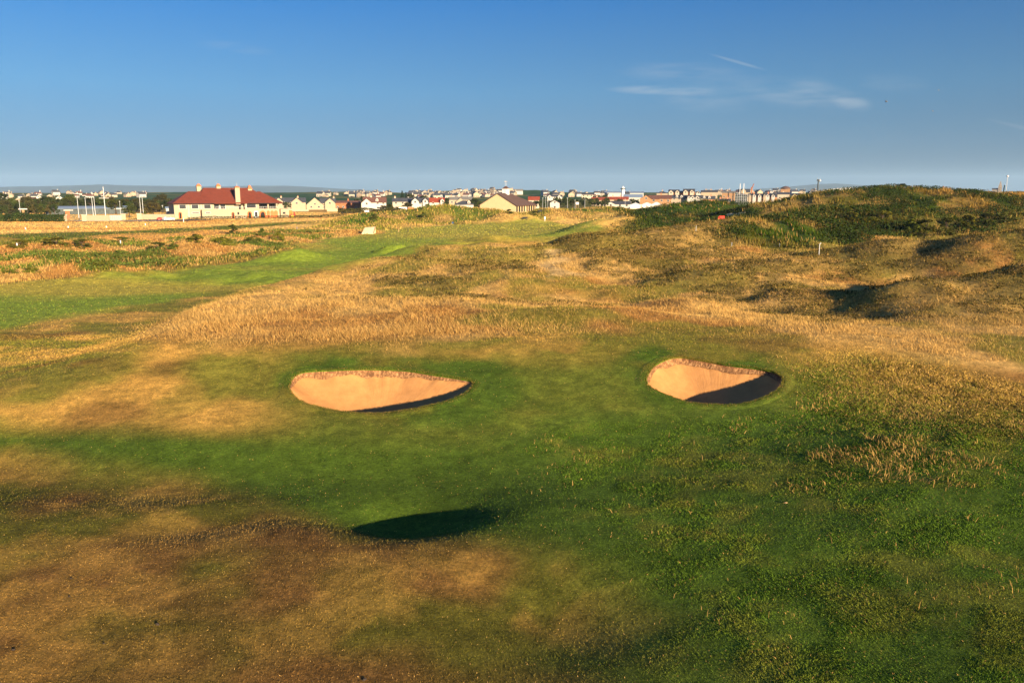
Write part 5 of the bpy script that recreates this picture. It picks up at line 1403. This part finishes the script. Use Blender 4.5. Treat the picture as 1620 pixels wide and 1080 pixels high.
def bird(u, v, y, lab, span, bank):
    x, z = at(u, v, y); t = tag(empty('bird', (x, y, z), random.uniform(0, 6)), lab, 'bird', 'birds in the sky'); t.rotation_euler = (bank, 0.2, 0.6)
    m = MB(); m.lathe([(0.0, -0.24), (0.05, -0.2), (0.09, -0.02), (0.07, 0.12), (0.05, 0.2), (0.01, 0.27)], 'stone', 8); b = m.build('body', t, smooth_=True); b.rotation_euler = (math.pi / 2, 0, 0)
    for s in (-1, 1):
        m = MB(); h_ = span / 2
        V = [(s * 0.05, 0.09, 0.03), (s * 0.05, -0.09, 0.03), (s * h_ * 0.5, 0.12, 0.16), (s * h_ * 0.5, -0.06, 0.16), (s * h_, -0.06, 0.06)]
        m.add(V + [(p[0], p[1], p[2] - 0.015) for p in V], [(0, 1, 3, 2), (2, 3, 4), (7, 8, 6, 5), (9, 8, 7), (0, 2, 7, 5), (2, 4, 9, 7), (4, 3, 8, 9), (3, 1, 6, 8)], 'stone'); m.build('wing', t)
bird(1402, 161, 150, 'dark bird in the sky, nearest and lowest left of three', 0.75, 0.1); bird(1485, 143, 230, 'small bird in the sky, highest of three', 0.75, -0.3); bird(1475.5, 176, 230, 'small bird in the sky, lowest of three', 0.8, 0.4)

# ------------------------------------------------------------------ trees
rt = random.Random(5)
for i in range(62):
    u = -16 + i * 4.6 + rt.uniform(-3, 3); y = rt.uniform(385, 470); vt = 308.5 + 10 * rt.random() ** 0.8 + (6 if 60 < u < 100 and rt.random() < 0.5 else 0)
    tree(rt.choice(['round', 'round2', 'dark', 'dark']), u, vt, y, rt.uniform(17, 30), 'dark broadleaf tree in the belt behind the gate, masts and hedge', group='trees left of the clubhouse')
for i in range(22):
    u = -16 + i * 4.8 + rt.uniform(-2, 2); tree(rt.choice(['round', 'round2', 'dark']), u, 318 + 8 * rt.random(), rt.uniform(345, 372), rt.uniform(12, 20), 'low dark tree close behind the hedge at the far left', group='low trees behind the hedge')
tree('dark', 3, 303, 470, 26, 'tallest dark tree at the left edge of the town'); tree('round', 114, 305.6, 440, 24, 'big dark tree just left of the tallest flagpoles'); tree('round', 205, 324, 345, 24, 'bright green round tree behind the pale wall')
tree('round2', 243, 320, 350, 30, 'broad green tree beside the clubhouse, behind the long wall'); tree('bush', 229, 333, 328, 12, 'yellowish bush over the long cream wall', 'bush'); tree('round2', 258, 306, 460, 30, 'tall dark tree right behind the left end of the clubhouse')
tree('round', 454.5, 318.5, 455, 15, 'round green tree between the first two cream gables'); tree('round2', 645, 320, 440, 20, 'round tree in front of the cream house with end chimney'); tree('dark', 633, 326, 425, 16, 'low tree left of the orange container')
tree('conifer', 637, 301.5, 700, 10, 'dark spruce standing above the roofs'); tree('conifer', 643, 303.8, 720, 9, 'smaller dark spruce right of the tall one')
for u, vt, w_, y, k, lab in ((617, 322, 14, 430, 'dark', 'low dark tree right of the brown roofed house'), (607, 324.5, 16, 425, 'round2', 'low tree below the brown roof'), (650, 305, 14, 650, 'dark', 'dark tree on the slope above the slate roofs'), (672, 308, 16, 600, 'dark', 'dark tree between slate and red roofs'), (693, 311, 12, 560, 'round', 'dark tree just behind the red roofed white house'), (707, 311.5, 13, 520, 'dark', 'dark tree right of the red roofed white house'), (705, 318, 14, 460, 'round', 'lower green tree right of the red roofed house'), (676, 321.5, 9, 455, 'round', 'small round tree in front of the twin gabled white house'), (752, 312.5, 18, 460, 'dark', 'tall dark tree left of the pavilion gable'), (760, 317.5, 14, 420, 'round', 'green tree touching the pavilion gable'), (745, 315, 14, 500, 'dark', 'dark tree behind the low hipped house'), (565, 314, 14, 520, 'round2', 'dark tree between brick house and brown roof'), (575, 309, 14, 600, 'dark', 'dark tree above the brick houses')):
    tree(k, u, vt, y, w_, lab)
for i in range(18):
    u = 848 + i * 6.4 + rt.uniform(-2, 2); tree(rt.choice(['dark', 'round', 'dark']), u, rt.uniform(310.5, 317) if u > 880 else rt.uniform(315, 320), rt.uniform(440, 520), rt.uniform(9, 15), 'dark tree of the belt between pavilion and red terraces', group='dark tree belt right of the pavilion')
for u, vt, w_, y, k, lab in ((956, 307.5, 16, 600, 'round', 'round dark tree on the skyline left of the pale shed'), (941, 309, 10, 620, 'dark', 'dark tree left of the round skyline tree'), (1000, 313.5, 13, 500, 'dark', 'dark tree left of the broad tan gable'), (1007, 315, 10, 480, 'round', 'small dark tree touching the broad tan gable'), (978, 314, 16, 520, 'round', 'green tree behind the white bungalow'), (944, 318.5, 14, 465, 'round', 'green tree left of the white bungalow'), (1126, 318, 16, 500, 'round2', 'bushy tree left of the little pink gables'), (1160, 316, 12, 500, 'dark', 'dark tree left of the scaffolded block'), (1242, 311, 20, 480, 'dark', 'dark tree right of the pink terrace'), (1268, 309.5, 18, 480, 'round2', 'bushy dark tree below the yellow house'), (1424, 289.5, 15, 205, 'dark', 'rounded dark bush on top of the high dune'), (1415, 291.5, 8, 206, 'round2', 'small brownish bush left of the rounded one on the high dune'), (1584, 293, 8, 240, 'conifer', 'dark shrub between the spire and the round headed lamp')):
    tree(k, u, vt, y, w_, lab)
# gorse and bushes on the links
for u, vb, vt, w_, k, lab in ((369, 371, 354, 34, 'gorse', 'large dark gorse bush in front of the clubhouse field'), (248, 395, 382, 40, 'gorse', 'dark low gorse bush amid the left scrub'), (90, 389, 374, 66, 'gorse', 'wide dark gorse clump at the left of the rough'), (130, 391, 377, 40, 'gorse', 'dark gorse clump right of the widest one'), (30, 392, 378, 40, 'gorse', 'dark gorse clump at the left edge of the rough'), (190, 385, 374, 36, 'gorse', 'flat gorse clump beside the white marker post'), (415, 374, 361, 30, 'bush', 'pale green bush right of the large gorse'), (440, 380, 366, 34, 'bush', 'green bush at the right end of the left scrub'), (310, 381, 370, 50, 'bush', 'broad green scrub clump left of the large gorse'), (350, 388, 375, 60, 'bush', 'widest green scrub clump below the large gorse'), (400, 386, 374, 44, 'bush', 'green scrub clump nearest the fairway corner'), (190, 403, 395, 40, 'bush', 'low green scrub clump left of the middle gorse'), (230, 408, 397, 34, 'bush', 'low green scrub clump below the middle gorse'), (165, 425, 413, 44, 'bush', 'low green scrub clump nearest the fairway'), (15, 434, 426, 34, 'bush', 'small green scrub clump at the left edge'), (50, 432, 421, 30, 'bush', 'small green scrub clump right of the left edge one'), (146, 417, 410, 26, 'bush', 'small green scrub tuft above the nearest clump'), (275, 395, 384, 24, 'bush', 'small green scrub tuft right of the middle gorse'),
                              (592, 348, 338, 26, 'bush', 'dark green bush on the dune left of the notice board'), (670, 346, 336, 24, 'bush', 'dark bush on the green dune'), (845, 341, 333, 20, 'gorse', 'dark bush in front of the pavilion colonnade'), (806, 338, 330.5, 16, 'gorse', 'dark bush touching the pavilion corner'),
                              (1496, 372, 340, 50, 'gorse', 'dark thorny bush in the gully of the right dunes'), (1530, 362, 338, 44, 'gorse', 'dark bush right of the gully bush'), (1590, 352, 334, 50, 'gorse', 'dark bush at the right edge of the dunes'), (1440, 372, 346, 44, 'bush', 'green bush left of the gully bush'), (1465, 366, 345, 46, 'gorse', 'dark bush added as shade between the green bush and the gully bush'), (1560, 356, 335, 46, 'gorse', 'dark bush added as shade, second from the right edge of the dunes'), (1345, 352, 334, 40, 'gorse', 'dark bush added as shade at the left end of the gully'), (1395, 352, 332, 44, 'gorse', 'dark bush added as shade halfway along the gully')):  # gully bushes enlarged and more added to darken the shaded dune foot
    tree(k, u, vt, 0, w_, lab, 'bush', 'bushes on the links', vbase=vb)
# loose turf and leaves on the near ground
rc_ = random.Random(9)
CL = [(250, 990, 'twin brown scraps of turf lying on the near golden grass', 0.16), (22, 1030, 'dark clod of turf near the lower left corner', 0.14), (110, 945, 'dark clod left of the twin scraps', 0.10), (164, 1020, 'small dark clod below the twin scraps', 0.09), (1243, 796, 'pale scrap lying in the long green grass', 0.14), (577, 1078, 'dark clod at the bottom edge', 0.12), (660, 872, 'small dark clod below the dark hollow', 0.09), (1006, 600, 'pale scrap beside the smaller bunker', 0.11), (443, 608, 'pale scrap left of the long bunker', 0.12), (450, 626, 'tiny scrap below the other one left of the long bunker', 0.08), (1085, 556, 'white speck on the bank above the smaller bunker', 0.10), (112, 915, 'thin dark clod on the left golden patch', 0.09)]
for u, v, lab, sz in CL:
    sz *= 0.62
    x, y = hit([u], [v])[0]; pale_ = 'pale' in lab or 'white' in lab
    m = MB(); n_ = 9
    V = [(sz * rc_.uniform(0.5, 1) * math.cos(q * 6.283 / n_), sz * 0.7 * rc_.uniform(0.5, 1) * math.sin(q * 6.283 / n_), rc_.uniform(0, 0.02)) for q in range(n_)]
    V2 = [(p[0] * 0.6, p[1] * 0.6, sz * rc_.uniform(0.2, 0.4)) for p in V]
    m.add(V + V2 + [(0, 0, sz * 0.42)], [[i, (i + 1) % n_, (i + 1) % n_ + n_, i + n_] for i in range(n_)] + [[i + n_, (i + 1) % n_ + n_, 2 * n_] for i in range(n_)], 'wood' if pale_ else 'bark')
    o = m.build('turf_clod', None, (x, y, gz(x, y) + 0.01), rc_.uniform(0, 6)); tag(o, lab, 'turf scrap')
# hedge and thickets
def thicket(name, P, hgt, size, hue, n, label, kind=None, cat='hedge'):
    i = RNG.integers(0, len(P), n); q = P[i] + RNG.normal(0, 0.5, (n, 2)) * (0.4 if kind is None else 1.0)
    z = height(q[:, 0], q[:, 1]) + hgt * RNG.random(n) ** 0.7 * (0.65 + 0.6 * fbm(q[:, 0], q[:, 1], 3.5, 120, 2))
    o = leaves(name, np.column_stack([q, z]), size, np.array(hue)[None, :] * (0.6 + 0.8 * fbm(q[:, 0], q[:, 1], 2.5, 121, 2))[:, None])
    tag(o, label, cat, kind=kind); return o
yy = np.linspace(0, 1, 300); hx = np.array([ax(u, 296) for u in np.linspace(-30, 98, 300)])
P = np.concatenate([np.column_stack([hx, np.full(300, 296 + d)]) for d in (0, 0.6, 1.2, 1.8)])
hedge_z = 2.9
thicket('hedge', P, hedge_z, 0.22, (0.030, 0.048, 0.012), 9000, 'long dark clipped hedge running up to the left gate pillar')
hx = np.array([ax(u, 318) for u in np.linspace(300, 520, 300)]); P = np.concatenate([np.column_stack([hx, np.linspace(316, 352, 300) + d]) for d in (0, 0.7)])
thicket('hedge', P, 1.2, 0.16, (0.035, 0.050, 0.012), 5000, 'low dark hedge along the foot of the clubhouse')
hx = np.array([ax(u, 395) for u in np.linspace(534, 640, 300)]); P = np.concatenate([np.column_stack([hx, np.full(300, 396 + d)]) for d in (0, 0.8, 1.6)])
thicket('hedge', P, 2.6, 0.25, (0.045, 0.050, 0.014), 5000, 'scrubby hedge below the brick and brown roofed houses')
x, y = scatter(200000, 90, 240, 0.0, 0.9, 20); _, M_ = zones(x, y)
k = RNG.random(len(x)) < M_['marram'] * smooth(0.42, 0.55, fbm(x, y, 9, 122, 2)); P = np.column_stack([x, y])[k]
thicket('bramble_thicket', P, 0.9, 0.15, (0.034, 0.056, 0.011), min(170000, len(P) * 4), 'dense green bramble thicket covering the right dune faces', 'stuff', 'thicket')

x, y = scatter(160000, 95, 260, -0.8, 0.2, 20); _, M_ = zones(x, y)
k = RNG.random(len(x)) < M_['lrough'] * M_['scrub'] * smooth(0.42, 0.55, fbm(x, y, 5, 123, 2)); P = np.column_stack([x, y])[k]
thicket('low_scrub', P, 0.8, 0.17, (0.085, 0.115, 0.020), min(60000, len(P) * 2), 'low green scrub in mats over the rough beyond the fairway', 'stuff', 'scrub')
# ------------------------------------------------------------------ far hills
def hills(name, prof, y0, depth, label):
    us = np.linspace(prof[0][0], prof[-1][0], 260); vs = np.interp(us, [p[0] for p in prof], [p[1] for p in prof])
    vs = vs + (fbm(us, us * 0, 30, 130, 3) - 0.5) * 1.2 * smooth(0, 60, np.minimum(us - prof[0][0], prof[-1][0] - us))
    rows = []
    for k, (fr, up) in enumerate(((-1.0, 0.0), (-0.55, 0.35), (-0.25, 0.75), (0, 1.0), (0.5, 0.6), (1.0, 0.0))):
        yy_ = y0 + depth * fr
        X = np.array([ax(u, y0) for u in us]); top = np.array([at(u, v, y0)[1] for u, v in zip(us, vs)])
        b = 2.0
        rows.append(np.column_stack([X * (yy_ / y0) if False else X, np.full(len(us), yy_) + 200 * (fbm(X, X * 0 + k, 700, 131, 2) - 0.5), b + (np.maximum(top, b) - b) * up]))
    V = np.vstack(rows); n = len(us); idx = np.arange(len(V)).reshape(6, n)
    Q = np.stack([idx[:-1, :-1], idx[:-1, 1:], idx[1:, 1:], idx[1:, :-1]], -1).reshape(-1, 4)
    o = quads(name, V, Q, [HILL], smooth_=True); tag(o, label, 'hills', kind='structure'); return o
HILL = paint('moorland', (0.050, 0.062, 0.040), 0.3, 0.002)
hills('hills', [(-420, 302), (-200, 298), (0, 296), (60, 295), (165, 292.3), (250, 294), (330, 295), (440, 293.8), (480, 295), (520, 297.5), (570, 300), (640, 306)], 8000, 1500, 'long low hills on the far left horizon')
hills('hills', [(1120, 306), (1190, 300), (1230, 297), (1262, 294), (1290, 291), (1318, 290), (1350, 292.5), (1400, 296), (1500, 302), (1560, 306)], 8000, 1500, 'low hills on the horizon behind the right dunes')

# ------------------------------------------------------------------ the air
def build_haze():
    m = MB(); m.box(-14000, 14000, -120, 12500, -12, 260, 'dark')
    o = m.build('haze'); o.data.materials.clear()
    hm = bpy.data.materials.new('air'); hm.use_nodes = True; nt = hm.node_tree; nt.nodes.clear()
    out = nt.nodes.new('ShaderNodeOutputMaterial'); v = nt.nodes.new('ShaderNodeVolumePrincipled')
    v.inputs['Color'].default_value = (0.50, 0.74, 1.0, 1); v.inputs['Density'].default_value = 0.00005; v.inputs['Anisotropy'].default_value = 0.0
    nt.links.new(v.outputs[0], out.inputs['Volume'])
    o.data.materials.append(hm); tag(o, 'thin blue evening haze over the links and town', 'haze', kind='stuff')
build_haze()
